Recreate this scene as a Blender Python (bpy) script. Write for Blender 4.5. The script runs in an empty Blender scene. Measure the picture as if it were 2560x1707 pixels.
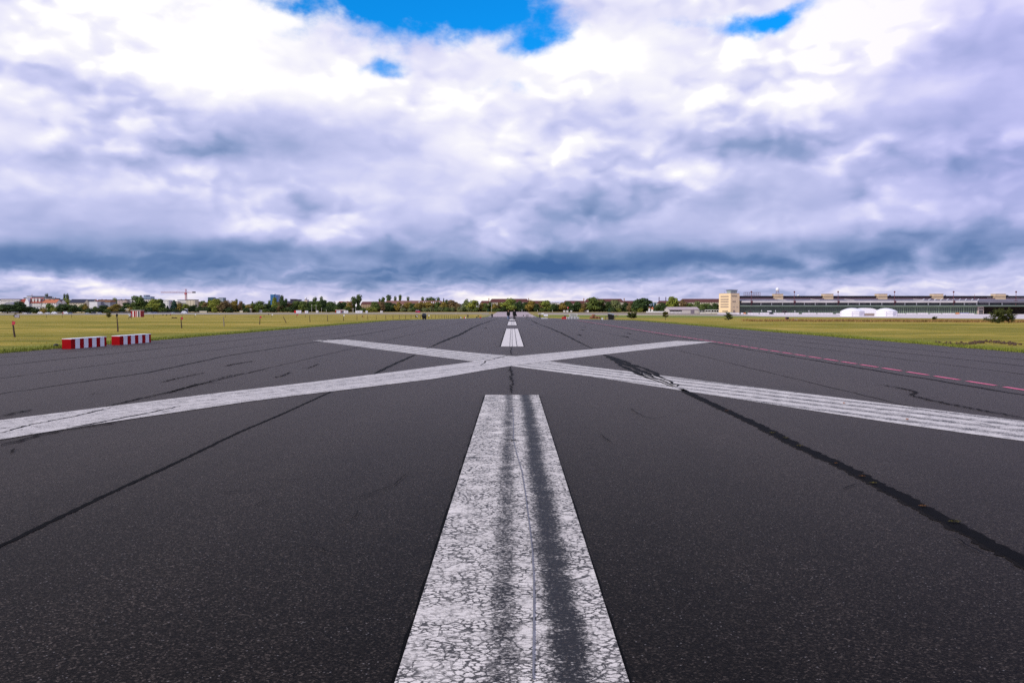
import bpy, bmesh, math, random
from mathutils import Vector, Matrix
random.seed(7)
R = math.radians
SC = bpy.context.scene
COL = SC.collection

# ------------------------------------------------------------------ camera
F, CX, CY, H = 2066.0, 1280.0, 853.5, 1.45      # focal length / centre in photo pixels, eye height in metres
PITCH = math.atan(77.5 / F)
cam = bpy.data.cameras.new("camera")
cam.lens = F / 2560 * 36
cam.sensor_width = 36
cam.clip_start, cam.clip_end = 0.1, 20000
cam_o = bpy.data.objects.new("camera", cam)
COL.objects.link(cam_o)
cam_o.location = (0, 0, H)
cam_o.rotation_euler = (math.pi / 2 - PITCH, 0, 0)
SC.camera = cam_o
SC.cycles.use_denoising = False
SC.cycles.max_bounces = 6
SC.cycles.transparent_max_bounces = 8
SC.view_settings.view_transform = 'Standard'
SC.view_settings.look = 'None'
SC.view_settings.exposure = 0.0
SC.view_settings.gamma = 1.0

# ------------------------------------------------------------------ node helpers
def N(nt, typ, **kw):
    n = nt.nodes.new(typ)
    for k, v in kw.items():
        setattr(n, k, v)
    return n

def setin(nt, sock, v):
    if isinstance(v, bpy.types.NodeSocket):
        nt.links.new(v, sock)
    else:
        sock.default_value = v

def M(nt, op, a, b=0.0, c=0.0, clamp=False):
    n = N(nt, 'ShaderNodeMath', operation=op)
    n.use_clamp = clamp
    setin(nt, n.inputs[0], a); setin(nt, n.inputs[1], b); setin(nt, n.inputs[2], c)
    return n.outputs[0]

def VM(nt, op, a, b=(0, 0, 0)):
    n = N(nt, 'ShaderNodeVectorMath', operation=op)
    setin(nt, n.inputs[0], a); setin(nt, n.inputs[1], b)
    return n.outputs[0]

def noise(nt, vec, scale, detail=4.0, rough=0.55, dist=0.0, color=False, dim='3D'):
    n = N(nt, 'ShaderNodeTexNoise', noise_dimensions=dim)
    setin(nt, n.inputs['Vector'], vec)
    n.inputs['Scale'].default_value = scale
    n.inputs['Detail'].default_value = detail
    n.inputs['Roughness'].default_value = rough
    n.inputs['Distortion'].default_value = dist
    return n.outputs['Color' if color else 'Fac']

def voro(nt, vec, scale, feature='F1', out='Distance', rand=1.0):
    n = N(nt, 'ShaderNodeTexVoronoi', feature=feature)
    setin(nt, n.inputs['Vector'], vec)
    n.inputs['Scale'].default_value = scale
    n.inputs['Randomness'].default_value = rand
    return n.outputs[out]

def mapr(nt, v, a, b, c=0.0, d=1.0, typ='SMOOTHSTEP'):
    n = N(nt, 'ShaderNodeMapRange', interpolation_type=typ)
    n.clamp = True if hasattr(n, 'clamp') else None
    setin(nt, n.inputs['Value'], v)
    for k, x in (('From Min', a), ('From Max', b), ('To Min', c), ('To Max', d)):
        setin(nt, n.inputs[k], x)
    return n.outputs['Result']

def ramp(nt, fac, stops, interp='LINEAR'):
    n = N(nt, 'ShaderNodeValToRGB')
    cr = n.color_ramp
    cr.interpolation = interp
    while len(cr.elements) < len(stops):
        cr.elements.new(0.5)
    for e, (p, c) in zip(cr.elements, stops):
        e.position = p
        e.color = (c, c, c, 1) if isinstance(c, (int, float)) else (c[0], c[1], c[2], 1)
    setin(nt, n.inputs[0], fac)
    return n.outputs['Color']

def mix(nt, fac, a, b, mode='MIX'):
    n = N(nt, 'ShaderNodeMix', data_type='RGBA', blend_type=mode)
    n.clamp_factor = True
    setin(nt, n.inputs[0], fac)
    for s, v in ((n.inputs[6], a), (n.inputs[7], b)):
        if isinstance(v, tuple) and len(v) == 3:
            v = (*v, 1)
        setin(nt, s, v)
    return n.outputs[2]

def mapping(nt, vec, loc=(0, 0, 0), rot=(0, 0, 0), scale=(1, 1, 1), typ='POINT'):
    n = N(nt, 'ShaderNodeMapping', vector_type=typ)
    setin(nt, n.inputs[0], vec)
    n.inputs['Location'].default_value = loc
    n.inputs['Rotation'].default_value = rot
    n.inputs['Scale'].default_value = scale
    return n.outputs[0]

# ------------------------------------------------------------------ sun + sky
SUN_DIR = Vector((-0.80, -0.56, 0)).normalized()
SUN_EL = R(31)
sun_v = Vector((SUN_DIR.x * math.cos(SUN_EL), SUN_DIR.y * math.cos(SUN_EL), math.sin(SUN_EL)))
sl = bpy.data.lights.new("sun", 'SUN')
sl.energy = 3.2
sl.angle = R(0.5)
sl.color = (1.0, 0.93, 0.82)
so = bpy.data.objects.new("sun", sl)
COL.objects.link(so)
so.rotation_euler = (-sun_v).to_track_quat('-Z', 'Y').to_euler()
so.location = (-50, -40, 60)

def build_world():
    w = bpy.data.worlds.new("World")
    SC.world = w
    w.use_nodes = True
    nt = w.node_tree
    nt.nodes.clear()
    out = N(nt, 'ShaderNodeOutputWorld')
    bg = N(nt, 'ShaderNodeBackground')
    bg.inputs['Strength'].default_value = 0.1
    nt.links.new(bg.outputs[0], out.inputs[0])
    sky = N(nt, 'ShaderNodeTexSky', sky_type='NISHITA')
    sky.sun_disc = False
    sky.sun_elevation = SUN_EL
    sky.sun_rotation = math.atan2(SUN_DIR.x, SUN_DIR.y)
    tc = N(nt, 'ShaderNodeTexCoord')
    d = tc.outputs['Generated']
    sep = N(nt, 'ShaderNodeSeparateXYZ'); nt.links.new(d, sep.inputs[0])
    x, y, z = sep.outputs
    az = M(nt, 'ARCTAN2', x, y)
    el = M(nt, 'ARCSINE', z)
    cmb = N(nt, 'ShaderNodeCombineXYZ')
    setin(nt, cmb.inputs[0], az); setin(nt, cmb.inputs[1], el)
    p = cmb.outputs[0]
    # cloud layer seen in perspective: features shrink and flatten towards the horizon
    den = M(nt, 'ADD', M(nt, 'ABSOLUTE', z), 0.11)
    q = N(nt, 'ShaderNodeCombineXYZ')
    setin(nt, q.inputs[0], M(nt, 'DIVIDE', x, den)); setin(nt, q.inputs[1], M(nt, 'DIVIDE', y, den))
    q = q.outputs[0]
    # domain warp: large soft folds, then smaller curls
    w1 = VM(nt, 'SUBTRACT', noise(nt, mapping(nt, p, scale=(1, 1.5, 1)), 7.0, 2, 0.5, color=True), (0.5, 0.5, 0.5))
    pw = VM(nt, 'ADD', p, VM(nt, 'MULTIPLY', w1, (0.12, 0.04, 0)))
    w2 = VM(nt, 'SUBTRACT', noise(nt, mapping(nt, p, loc=(3, 1, 0), scale=(1, 1.4, 1)), 30.0, 5, 0.55, color=True), (0.5, 0.5, 0.5))
    pw = VM(nt, 'ADD', pw, VM(nt, 'MULTIPLY', w2, (0.030, 0.022, 0)))
    pww = VM(nt, 'ADD', p, VM(nt, 'MULTIPLY', w2, (0.030, 0.024, 0)))

    def blobs(lst, vec):
        acc = None
        for b in lst:
            bx, by, sx, sy, wt = b[:5]
            rot = b[5] if len(b) > 5 else 0.0
            a = math.atan((bx - 1176) / 1898)
            e = math.atan((713 - by) / 1898 * math.cos(a))
            m = mapping(nt, vec, loc=(a, e, 0), rot=(0, 0, R(rot)), scale=(sx / 1898, sy / 1898, 1), typ='TEXTURE')
            ln = N(nt, 'ShaderNodeVectorMath', operation='LENGTH'); nt.links.new(m, ln.inputs[0])
            v = mapr(nt, ln.outputs['Value'], 0.0, 1.0, wt, 0.0, 'SMOOTHSTEP')
            acc = v if acc is None else M(nt, 'ADD', acc, v)
        return acc
    SHADE = [
        (150, 80, 800, 300, .16), (600, 150, 400, 260, .13), (1150, 260, 600, 150, .06), (1590, 395, 120, 60, .26), (1520, 410, 60, 35, .1),
        (1930, 70, 420, 170, .16, 20), (1700, 190, 300, 130, .12), (1380, 170, 400, 130, .12), (60, 390, 260, 60, .12), (2150, 215, 140, 60, .16),
        (1250, 330, 330, 70, .10), (900, 470, 400, 45, .08), (330, 420, 260, 50, .10), (1400, 110, 260, 70, .1),
        (430, 275, 400, 110, -.27, -8), (560, 340, 300, 60, -.13), (150, 370, 190, 55, -.20), (110, 175, 230, 45, -.16), (420, 10, 170, 50, -.13, 20),
        (100, 600, 520, 44, -.28), (330, 575, 500, 40, -.08), (1080, 627, 700, 48, -.26, 2), (1400, 600, 700, 40, -.12), (2060, 565, 560, 48, -.20),
        (1800, 330, 560, 150, -.10), (2260, 150, 300, 220, -.22), (2300, 420, 420, 170, -.14), (1250, 575, 500, 30, -.10), (700, 565, 420, 26, -.09),
        (1440, 255, 90, 30, -.16), (1500, 480, 500, 100, -.08), (760, 300, 330, 80, -.10), (1760, 470, 300, 70, -.07),
        (1990, 600, 330, 40, -.18), (1660, 600, 300, 28, -.14), (50, 530, 300, 50, -.05), (1760, 130, 130, 50, -.13),
        (130, 652, 330, 26, .34), (420, 668, 330, 24, .20), (1260, 684, 330, 32, .22), (1700, 652, 520, 24, .14), (2180, 640, 420, 50, .20),
        (1850, 590, 90, 30, .40), (2150, 582, 60, 36, .30, 30), (750, 694, 640, 22, .14), (1100, 672, 120, 14, .14), (2330, 590, 140, 50, .16),
        (140, 640, 60, 10, -.16), (1950, 640, 500, 14, -.10),
    ]
    BLUE = [
        (1020, -30, 430, 165, 1.7), (1080, 60, 240, 80, .6), (760, 90, 160, 50, .3), (1240, 60, 120, 90, .4), (790, 15, 210, 60, .85), (885, 168, 90, 36, .85), (1215, 112, 150, 42, .62, 12), (1735, 68, 180, 40, .95, 5),
        (1320, 60, 110, 40, .35, 35), (655, 22, 110, 34, .6), (1150, 205, 200, 40, .22), (930, 110, 160, 60, .3), (1560, 62, 150, 26, .45), (1840, 20, 120, 26, .5, 25),
    ]
    sh = blobs(SHADE, pw)
    bl = blobs(BLUE, pww)
    # elevation profile of the deck
    base = N(nt, 'ShaderNodeFloatCurve')
    setin(nt, base.inputs['Value'], M(nt, 'DIVIDE', M(nt, 'MAXIMUM', el, 0.0), 1.5708))
    cv = base.mapping.curves[0]
    pts = [(713, .70), (690, .66), (660, .57), (635, .44), (600, .40), (570, .50), (535, .63), (480, .69), (420, .75), (320, .78), (200, .84), (100, .88), (0, .88)]
    pl = [(math.atan((713 - yy) / 1898) / 1.5708, v) for yy, v in pts] + [(0.30, .66), (0.5, .55), (1.0, .50)]
    pl = sorted(pl)
    cv.points[0].location = pl[0]; cv.points[1].location = pl[-1]
    for a in pl[1:-1]:
        cv.points.new(*a)
    base.mapping.update()
    # soft folds plus rounded puffs at several sizes, lit from the upper left
    def puffs(vec):
        acc = None
        for sc_, wt in ((8.0, .50), (18.0, .30), (41.0, .20)):
            n = N(nt, 'ShaderNodeTexVoronoi', feature='SMOOTH_F1', voronoi_dimensions='2D')
            setin(nt, n.inputs['Vector'], vec); n.inputs['Scale'].default_value = sc_; n.inputs['Smoothness'].default_value = .7
            v = M(nt, 'MULTIPLY', M(nt, 'SUBTRACT', 0.75, n.outputs['Distance']), wt)
            acc = v if acc is None else M(nt, 'ADD', acc, v)
        return acc
    w3 = VM(nt, 'SUBTRACT', noise(nt, mapping(nt, p, loc=(1, 5, 0), scale=(1, 1.6, 1)), 16.0, 4, 0.5, color=True, dim='2D'), (0.5, 0.5, 0.5))
    pn = VM(nt, 'ADD', mapping(nt, p, scale=(1, 1.8, 1)), VM(nt, 'MULTIPLY', w3, (.05, .05, .0)))
    b_a = puffs(pn)
    emb = M(nt, 'SUBTRACT', b_a, puffs(VM(nt, 'ADD', pn, (-0.010, 0.034, 0))))
    n_a = noise(nt, VM(nt, 'ADD', mapping(nt, p, scale=(1, 2.2, 1)), VM(nt, 'MULTIPLY', w3, (.035, .03, 0))), 6.5, 6, 0.47, dim='2D')
    n_q = noise(nt, q, 0.8, 4, 0.5, dim='2D')
    hi = mapr(nt, el, 0.02, 0.16, 0.0, 1.0)
    pmask = mapr(nt, noise(nt, mapping(nt, p, loc=(4, 2, 0), scale=(1, 1.6, 1)), 5.0, 2, 0.5, dim='2D'), .36, .62, .25, 1.0)
    det = M(nt, 'MULTIPLY', M(nt, 'ADD', M(nt, 'MULTIPLY', M(nt, 'SUBTRACT', b_a, 0.33), 0.30), M(nt, 'MULTIPLY', emb, 0.66)), M(nt, 'MULTIPLY', pmask, mapr(nt, el, 0.01, 0.09, 0.35, 1.0)))
    det = M(nt, 'ADD', det, M(nt, 'MULTIPLY', M(nt, 'SUBTRACT', n_a, 0.5), 0.36))
    det = M(nt, 'ADD', det, M(nt, 'MULTIPLY', M(nt, 'SUBTRACT', n_q, 0.5), 0.14))
    # stratified bases low in the sky
    n_s = noise(nt, VM(nt, 'ADD', mapping(nt, p, scale=(5.0, 34.0, 1)), VM(nt, 'MULTIPLY', w3, (.2, .3, 0))), 1.0, 5, 0.5, dim='2D')
    det = M(nt, 'ADD', det, M(nt, 'MULTIPLY', M(nt, 'SUBTRACT', n_s, 0.5), mapr(nt, el, 0.02, 0.15, 0.26, 0.05)))
    # small cumulus heads near the horizon
    ph = VM(nt, 'MULTIPLY', pn, (1.7, 2.6, 1))
    n_h = M(nt, 'SUBTRACT', noise(nt, ph, 16.0, 4, .45, dim='2D'), noise(nt, VM(nt, 'ADD', ph, (-0.008, 0.016, 0)), 16.0, 4, .45, dim='2D'))
    det = M(nt, 'ADD', det, M(nt, 'MULTIPLY', n_h, mapr(nt, el, 0.02, 0.08, 0.5, 0.0)))
    B = M(nt, 'ADD', M(nt, 'ADD', base.outputs[0], sh), det)
    cl = ramp(nt, B, [(0.0, (.06, .14, .34)), (.22, (.135, .225, .44)), (.42, (.28, .36, .61)), (.58, (.45, .49, .77)),
                      (.72, (.59, .61, .89)), (.86, (.80, .795, .965)), (.96, (.93, .92, .985)), (1.0, (1.02, 1.005, 1.02))])
    warm = mapr(nt, el, 0.0, 0.05, 1.0, 0.0)
    cl = mix(nt, warm, cl, mix(nt, 1.0, cl, (1.06, 1.0, .93), 'MULTIPLY'))
    # violet cast of the thick cloud at the right
    vi = mapr(nt, az, 0.25, 0.6, 0.0, 0.8)
    vi = M(nt, 'MULTIPLY', vi, hi)
    cl = mix(nt, vi, cl, mix(nt, 1.0, cl, (.93, .90, 1.04), 'MULTIPLY'))
    cl = VM(nt, 'MULTIPLY', cl, (10, 10, 10))
    # clear sky through the gaps
    blu = VM(nt, 'MULTIPLY', sky.outputs[0], (0.03, 1.15, 2.2))
    nb = noise(nt, mapping(nt, p, scale=(1, 1.4, 1)), 17.0, 8, 0.58, dim='2D')
    mk = M(nt, 'ADD', bl, M(nt, 'MULTIPLY', M(nt, 'SUBTRACT', nb, 0.5), 1.5))
    mk = mapr(nt, mk, 0.15, 1.15, 0.0, 1.0)
    mk = M(nt, 'MULTIPLY', mk, mapr(nt, bl, 0.02, 0.2, 0.0, 1.0))
    res = mix(nt, mk, cl, blu)
    nt.links.new(res, bg.inputs['Color'])
build_world()

# ------------------------------------------------------------------ terrain profile and projection
PROF = [(-500, 0), (0, 0), (120, 0), (160, -.32), (220, -.82), (290, -1.42), (450, -2.6), (585, -3.1), (680, -2.75), (750, -2.2), (900, -.85), (1000, 0), (1100, .3), (9000, .3)]
def gz(yv):
    for (a, za), (b, zb) in zip(PROF, PROF[1:]):
        if yv <= b:
            t = (yv - a) / (b - a)
            return za + (zb - za) * t
    return .3
SP, CP = math.sin(PITCH), math.cos(PITCH)
def ray(px, py):
    rx, up = (px - CX) / F, -(py - CY) / F
    return rx, up * SP + CP, up * CP - SP
def P(px, py, Z):                       # the point at depth Z seen at a photo pixel
    dx, dy, dz = ray(px, py)
    return Vector((dx / dy * Z, Z, H + dz / dy * Z))
def G(px, py):                          # the ground point seen at a photo pixel
    dx, dy, dz = ray(px, py)
    s = dz / dy
    lo, hi = 0.5, 1400.0
    for _ in range(60):
        m = (lo + hi) / 2
        if H + s * m > gz(m): lo = m
        else: hi = m
    return Vector((dx / dy * lo, lo, gz(lo)))
def GX(px, Z):                          # ground point at depth Z under a photo column
    return Vector(((px - CX) / F * Z * 1.0007, Z, gz(Z)))
def hgt(py_top, Z):                     # height above the ground at depth Z of a photo row
    return P(CX, py_top, Z).z - gz(Z)
def mpp(Z):
    return Z / F

# ------------------------------------------------------------------ mesh helpers
class MB:
    def __init__(s): s.bm = bmesh.new()
    def box(s, x0, x1, y0, y1, z0, z1, mi=0):
        v = [s.bm.verts.new((x, y, z)) for z in (z0, z1) for x, y in ((x0, y0), (x1, y0), (x1, y1), (x0, y1))]
        for f in ((3, 2, 1, 0), (4, 5, 6, 7), (0, 1, 5, 4), (1, 2, 6, 5), (2, 3, 7, 6), (3, 0, 4, 7)):
            s.bm.faces.new([v[i] for i in f]).material_index = mi
        return s
    def face(s, pts, mi=0):
        f = s.bm.faces.new([s.bm.verts.new(p) for p in pts]); f.material_index = mi
        return s
    def prism(s, poly, z0, z1, mi=0):
        a = [s.bm.verts.new((x, y, z0)) for x, y in poly]; b = [s.bm.verts.new((x, y, z1)) for x, y in poly]
        n = len(poly)
        s.bm.faces.new(a[::-1]).material_index = mi; s.bm.faces.new(b).material_index = mi
        for i in range(n):
            s.bm.faces.new((a[i], a[(i + 1) % n], b[(i + 1) % n], b[i])).material_index = mi
        return s
    def hull(s, A, Bp, mi=0):           # two loops of 3-D points joined by sides and capped
        a = [s.bm.verts.new(p) for p in A]; b = [s.bm.verts.new(p) for p in Bp]; n = len(A)
        s.bm.faces.new(a[::-1]).material_index = mi; s.bm.faces.new(b).material_index = mi
        for i in range(n):
            s.bm.faces.new((a[i], a[(i + 1) % n], b[(i + 1) % n], b[i])).material_index = mi
        return s
    def tube(s, p0, p1, r0, r1=None, seg=8, mi=0):
        r1 = r0 if r1 is None else r1
        p0, p1 = Vector(p0), Vector(p1)
        d = (p1 - p0).normalized()
        u = d.orthogonal().normalized(); w = d.cross(u)
        A = [p0 + (u * math.cos(t) + w * math.sin(t)) * r0 for t in [2 * math.pi * i / seg for i in range(seg)]]
        Bq = [p1 + (u * math.cos(t) + w * math.sin(t)) * r1 for t in [2 * math.pi * i / seg for i in range(seg)]]
        return s.hull(A, Bq, mi)
    def lathe(s, prof, seg=16, c=(0, 0, 0), mi=0):
        rings = []
        for r, z in prof:
            rings.append([s.bm.verts.new((c[0] + r * math.cos(2 * math.pi * i / seg), c[1] + r * math.sin(2 * math.pi * i / seg), c[2] + z)) for i in range(seg)])
        for a, b in zip(rings, rings[1:]):
            for i in range(seg):
                s.bm.faces.new((a[i], a[(i + 1) % seg], b[(i + 1) % seg], b[i])).material_index = mi
        s.bm.faces.new(rings[0][::-1]).material_index = mi; s.bm.faces.new(rings[-1]).material_index = mi
        return s
    def mesh(s, name, mats, smooth=False):
        me = bpy.data.meshes.new(name)
        bmesh.ops.recalc_face_normals(s.bm, faces=s.bm.faces)
        s.bm.to_mesh(me); s.bm.free()
        for m in (mats if isinstance(mats, (list, tuple)) else [mats]):
            me.materials.append(m)
        if smooth:
            for f in me.polygons: f.use_smooth = True
        return me
    def build(s, name, mats, parent=None, loc=(0, 0, 0), rotz=0.0, smooth=False):
        return link(name, s.mesh(name, mats, smooth), parent, loc, rotz)

def link(name, data, parent=None, loc=(0, 0, 0), rotz=0.0):
    o = bpy.data.objects.new(name, data); COL.objects.link(o)
    o.parent = parent; o.location = loc; o.rotation_euler = (0, 0, rotz)
    return o
def tag(o, label=None, cat=None, group=None, kind=None):
    if label: o['label'] = label
    if cat: o['category'] = cat
    if group: o['group'] = group
    if kind: o['kind'] = kind
    return o
def thing(name, label, cat, loc=(0, 0, 0), rotz=0.0, group=None):
    return tag(link(name, None, None, loc, rotz), label, cat, group)
def copy_tree(o, parent=None):
    c = o.copy(); COL.objects.link(c); c.parent = parent
    for ch in list(o.children): copy_tree(ch, c)
    return c
ORD = ['first', 'second', 'third', 'fourth', 'fifth', 'sixth', 'seventh', 'eighth', 'ninth', 'tenth', 'eleventh', 'twelfth',
       'thirteenth', 'fourteenth', 'fifteenth', 'sixteenth', 'seventeenth', 'eighteenth', 'nineteenth', 'twentieth']
def nth(i):
    return ORD[i] if i < 20 else str(i + 1) + 'th'

# ------------------------------------------------------------------ materials
MATS = {}
def pm(name, col, rough=0.7, var=0.18, scale=1.5, spec=0.3, metal=0.0, bump=0.0, col2=None, coords='Object', streak=None):
    """Procedural principled material: colour broken up by noise."""
    if name in MATS: return MATS[name]
    m = bpy.data.materials.new(name); m.use_nodes = True
    nt = m.node_tree; b = nt.nodes['Principled BSDF']
    tc = N(nt, 'ShaderNodeTexCoord')
    v = tc.outputs[coords]
    if streak: v = mapping(nt, v, scale=streak)
    n = noise(nt, v, scale, 5, 0.6)
    lo = tuple(c * (1 - var) for c in col); hi = tuple(min(1, c * (1 + var)) for c in (col2 or col))
    nt.links.new(ramp(nt, n, [(0.3, lo), (0.7, hi)]), b.inputs['Base Color'])
    b.inputs['Roughness'].default_value = rough
    b.inputs['Specular IOR Level'].default_value = spec
    b.inputs['Metallic'].default_value = metal
    if bump:
        bp = N(nt, 'ShaderNodeBump'); bp.inputs['Strength'].default_value = bump
        nt.links.new(noise(nt, v, scale * 6, 3), bp.inputs['Height']); nt.links.new(bp.outputs[0], b.inputs['Normal'])
    MATS[name] = m
    return m

def asphalt_color(nt, v):
    """Aggregate, patches and hairline cracks of the old runway, in metres."""
    big = noise(nt, mapping(nt, v, scale=(1, .25, 1)), 0.35, 5, 0.6)
    mid = noise(nt, v, 6.0, 5, 0.65)
    cell = voro(nt, v, 120.0, 'F1', 'Color')
    sepc = N(nt, 'ShaderNodeSeparateColor'); nt.links.new(cell, sepc.inputs[0])
    r = sepc.outputs[0]
    fine = noise(nt, v, 60.0, 4, 0.75)
    t = M(nt, 'ADD', M(nt, 'MULTIPLY', r, 0.55), M(nt, 'MULTIPLY', fine, 0.7))
    c = ramp(nt, t, [(0.30, (.0008, .0006, .0005)), (.55, (.0026, .0020, .0015)), (.82, (.0160, .0123, .0097)), (1.0, (.10, .08, .066))])
    c = mix(nt, 1.0, c, ramp(nt, big, [(0.25, .66), (.5, 1.0), (.75, 1.4)]), 'MULTIPLY')
    c = mix(nt, 1.0, c, ramp(nt, mid, [(0.2, .80), (.8, 1.16)]), 'MULTIPLY')
    lane = noise(nt, mapping(nt, v, scale=(1, .02, 1)), 0.6, 4, 0.6)
    c = mix(nt, 1.0, c, ramp(nt, lane, [(0.3, .62), (.7, 1.42)]), 'MULTIPLY')
    blot = noise(nt, v, 0.9, 5, 0.6)
    c = mix(nt, 1.0, c, ramp(nt, blot, [(0.3, .84), (.7, 1.18)]), 'MULTIPLY')
    # pale stones
    r2 = voro(nt, v, 62.0, 'F1', 'Color'); s2 = N(nt, 'ShaderNodeSeparateColor'); nt.links.new(r2, s2.inputs[0])
    d2 = voro(nt, v, 62.0, 'F1', 'Distance')
    st = M(nt, 'MULTIPLY', M(nt, 'GREATER_THAN', s2.outputs[1], 0.95), M(nt, 'LESS_THAN', d2, 0.26))
    c = mix(nt, M(nt, 'MULTIPLY', st, 0.8), c, (.17, .155, .15))
    # hairline cracks
    wv = VM(nt, 'ADD', v, VM(nt, 'MULTIPLY', VM(nt, 'SUBTRACT', noise(nt, v, 3.5, 6, 0.7, color=True), (.5, .5, .5)), (.5, .5, 0)))
    e = voro(nt, mapping(nt, wv, scale=(.8, .55, 1)), 0.8, 'DISTANCE_TO_EDGE', 'Distance')
    msk = mapr(nt, noise(nt, v, 0.55, 3, 0.5), 0.53, 0.66)
    ck = M(nt, 'MULTIPLY', mapr(nt, e, 0.0015, 0.006, 1.0, 0.0), msk)
    c = mix(nt, M(nt, 'MULTIPLY', ck, 0.85), c, (.006, .006, .006))
    return c, t

def make_asphalt():
    m = bpy.data.materials.new("old runway asphalt"); m.use_nodes = True
    nt = m.node_tree; b = nt.nodes['Principled BSDF']
    v = N(nt, 'ShaderNodeTexCoord').outputs['Object']
    c, t = asphalt_color(nt, v)
    nt.links.new(c, b.inputs['Base Color'])
    b.inputs['Roughness'].default_value = 0.60
    b.inputs['Specular IOR Level'].default_value = 0.06
    b.inputs['Specular Tint'].default_value = (1, .80, .66, 1)
    b.inputs['Sheen Weight'].default_value = 0.28
    b.inputs['Sheen Roughness'].default_value = 0.20
    b.inputs['Sheen Tint'].default_value = (1, .83, .70, 1)
    bp = N(nt, 'ShaderNodeBump'); bp.inputs['Strength'].default_value = 0.25; bp.inputs['Distance'].default_value = 0.004
    nt.links.new(t, bp.inputs['Height']); nt.links.new(bp.outputs[0], b.inputs['Normal'])
    return m
ASPH = make_asphalt()

def make_paint(name, tracks=(), cov=0.0, crack=1.0, streaks=0.0, white=(.80, .74, .66), bands=0):
    """Worn road paint over asphalt. Object X runs across the mark, Y along it."""
    m = bpy.data.materials.new(name); m.use_nodes = True
    nt = m.node_tree; b = nt.nodes['Principled BSDF']
    v = N(nt, 'ShaderNodeTexCoord').outputs['Object']
    sep = N(nt, 'ShaderNodeSeparateXYZ'); nt.links.new(v, sep.inputs[0])
    x, y = sep.outputs[0], sep.outputs[1]
    a, t = asphalt_color(nt, v)
    f = noise(nt, v, 55.0, 4, 0.75)
    mid = noise(nt, v, 5.0, 5, 0.65)
    keep = M(nt, 'ADD', M(nt, 'MULTIPLY', M(nt, 'SUBTRACT', f, .5), 2.1), M(nt, 'MULTIPLY', M(nt, 'SUBTRACT', mid, .5), 1.0))
    keep = M(nt, 'ADD', keep, 0.62 + cov)
    wob = M(nt, 'MULTIPLY', M(nt, 'SUBTRACT', noise(nt, mapping(nt, v, scale=(0, .5, 0)), 1.0, 3), .5), 0.05)
    xs = M(nt, 'ADD', x, wob)
    for (tx, tw, ts) in tracks:          # wheel tracks worn through the paint
        dd = M(nt, 'ABSOLUTE', M(nt, 'SUBTRACT', xs, tx))
        keep = M(nt, 'SUBTRACT', keep, mapr(nt, dd, tw * .05, tw, ts, 0.0))
    if streaks:
        sn = noise(nt, mapping(nt, v, scale=(1, .012, 1)), 5.0, 6, 0.75)
        keep = M(nt, 'SUBTRACT', keep, M(nt, 'MULTIPLY', M(nt, 'SUBTRACT', sn, .42), streaks))
    if bands:
        ph = M(nt, 'FRACT', M(nt, 'MULTIPLY', xs, bands))
        keep = M(nt, 'SUBTRACT', keep, mapr(nt, M(nt, 'ABSOLUTE', M(nt, 'SUBTRACT', ph, .5)), 0.02, 0.40, .34, 0.0))
    pf = mapr(nt, keep, 0.05, 0.75)
    wv = VM(nt, 'ADD', v, VM(nt, 'MULTIPLY', VM(nt, 'SUBTRACT', noise(nt, v, 22.0, 5, 0.75, color=True), (.5, .5, .5)), (.07, .055, 0)))
    pw = ramp(nt, noise(nt, v, 3.0, 4), [(.3, tuple(c * .82 for c in white)), (.7, white)])
    c = mix(nt, pf, a, pw)
    if crack:
        e1 = voro(nt, mapping(nt, wv, scale=(.9, 1.2, 1)), 6.5, 'DISTANCE_TO_EDGE', 'Distance')
        e2 = voro(nt, mapping(nt, wv, scale=(.80, 1.25, 1)), 27.0, 'DISTANCE_TO_EDGE', 'Distance')
        wd = mapr(nt, noise(nt, v, 2.2, 3), .35, .7, .006, .036)
        k1 = mapr(nt, M(nt, 'DIVIDE', e1, wd), 0.35, 1.1, 1.0, 0.0)
        k2 = M(nt, 'MULTIPLY', mapr(nt, e2, 0.05, 0.16, 1.0, 0.0), mapr(nt, noise(nt, VM(nt, 'ADD', v, (3, 1, 0)), 4.0, 5, .65), .31, .55))
        k = M(nt, 'MULTIPLY', M(nt, 'MAXIMUM', k1, k2), crack * .93)
        c = mix(nt, k, c, (.007, .006, .0055))
    nt.links.new(c, b.inputs['Base Color'])
    b.inputs['Roughness'].default_value = 0.62
    b.inputs['Specular IOR Level'].default_value = 0.35
    bp = N(nt, 'ShaderNodeBump'); bp.inputs['Strength'].default_value = 0.4; bp.inputs['Distance'].default_value = 0.005
    nt.links.new(t, bp.inputs['Height']); nt.links.new(bp.outputs[0], b.inputs['Normal'])
    return m

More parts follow.
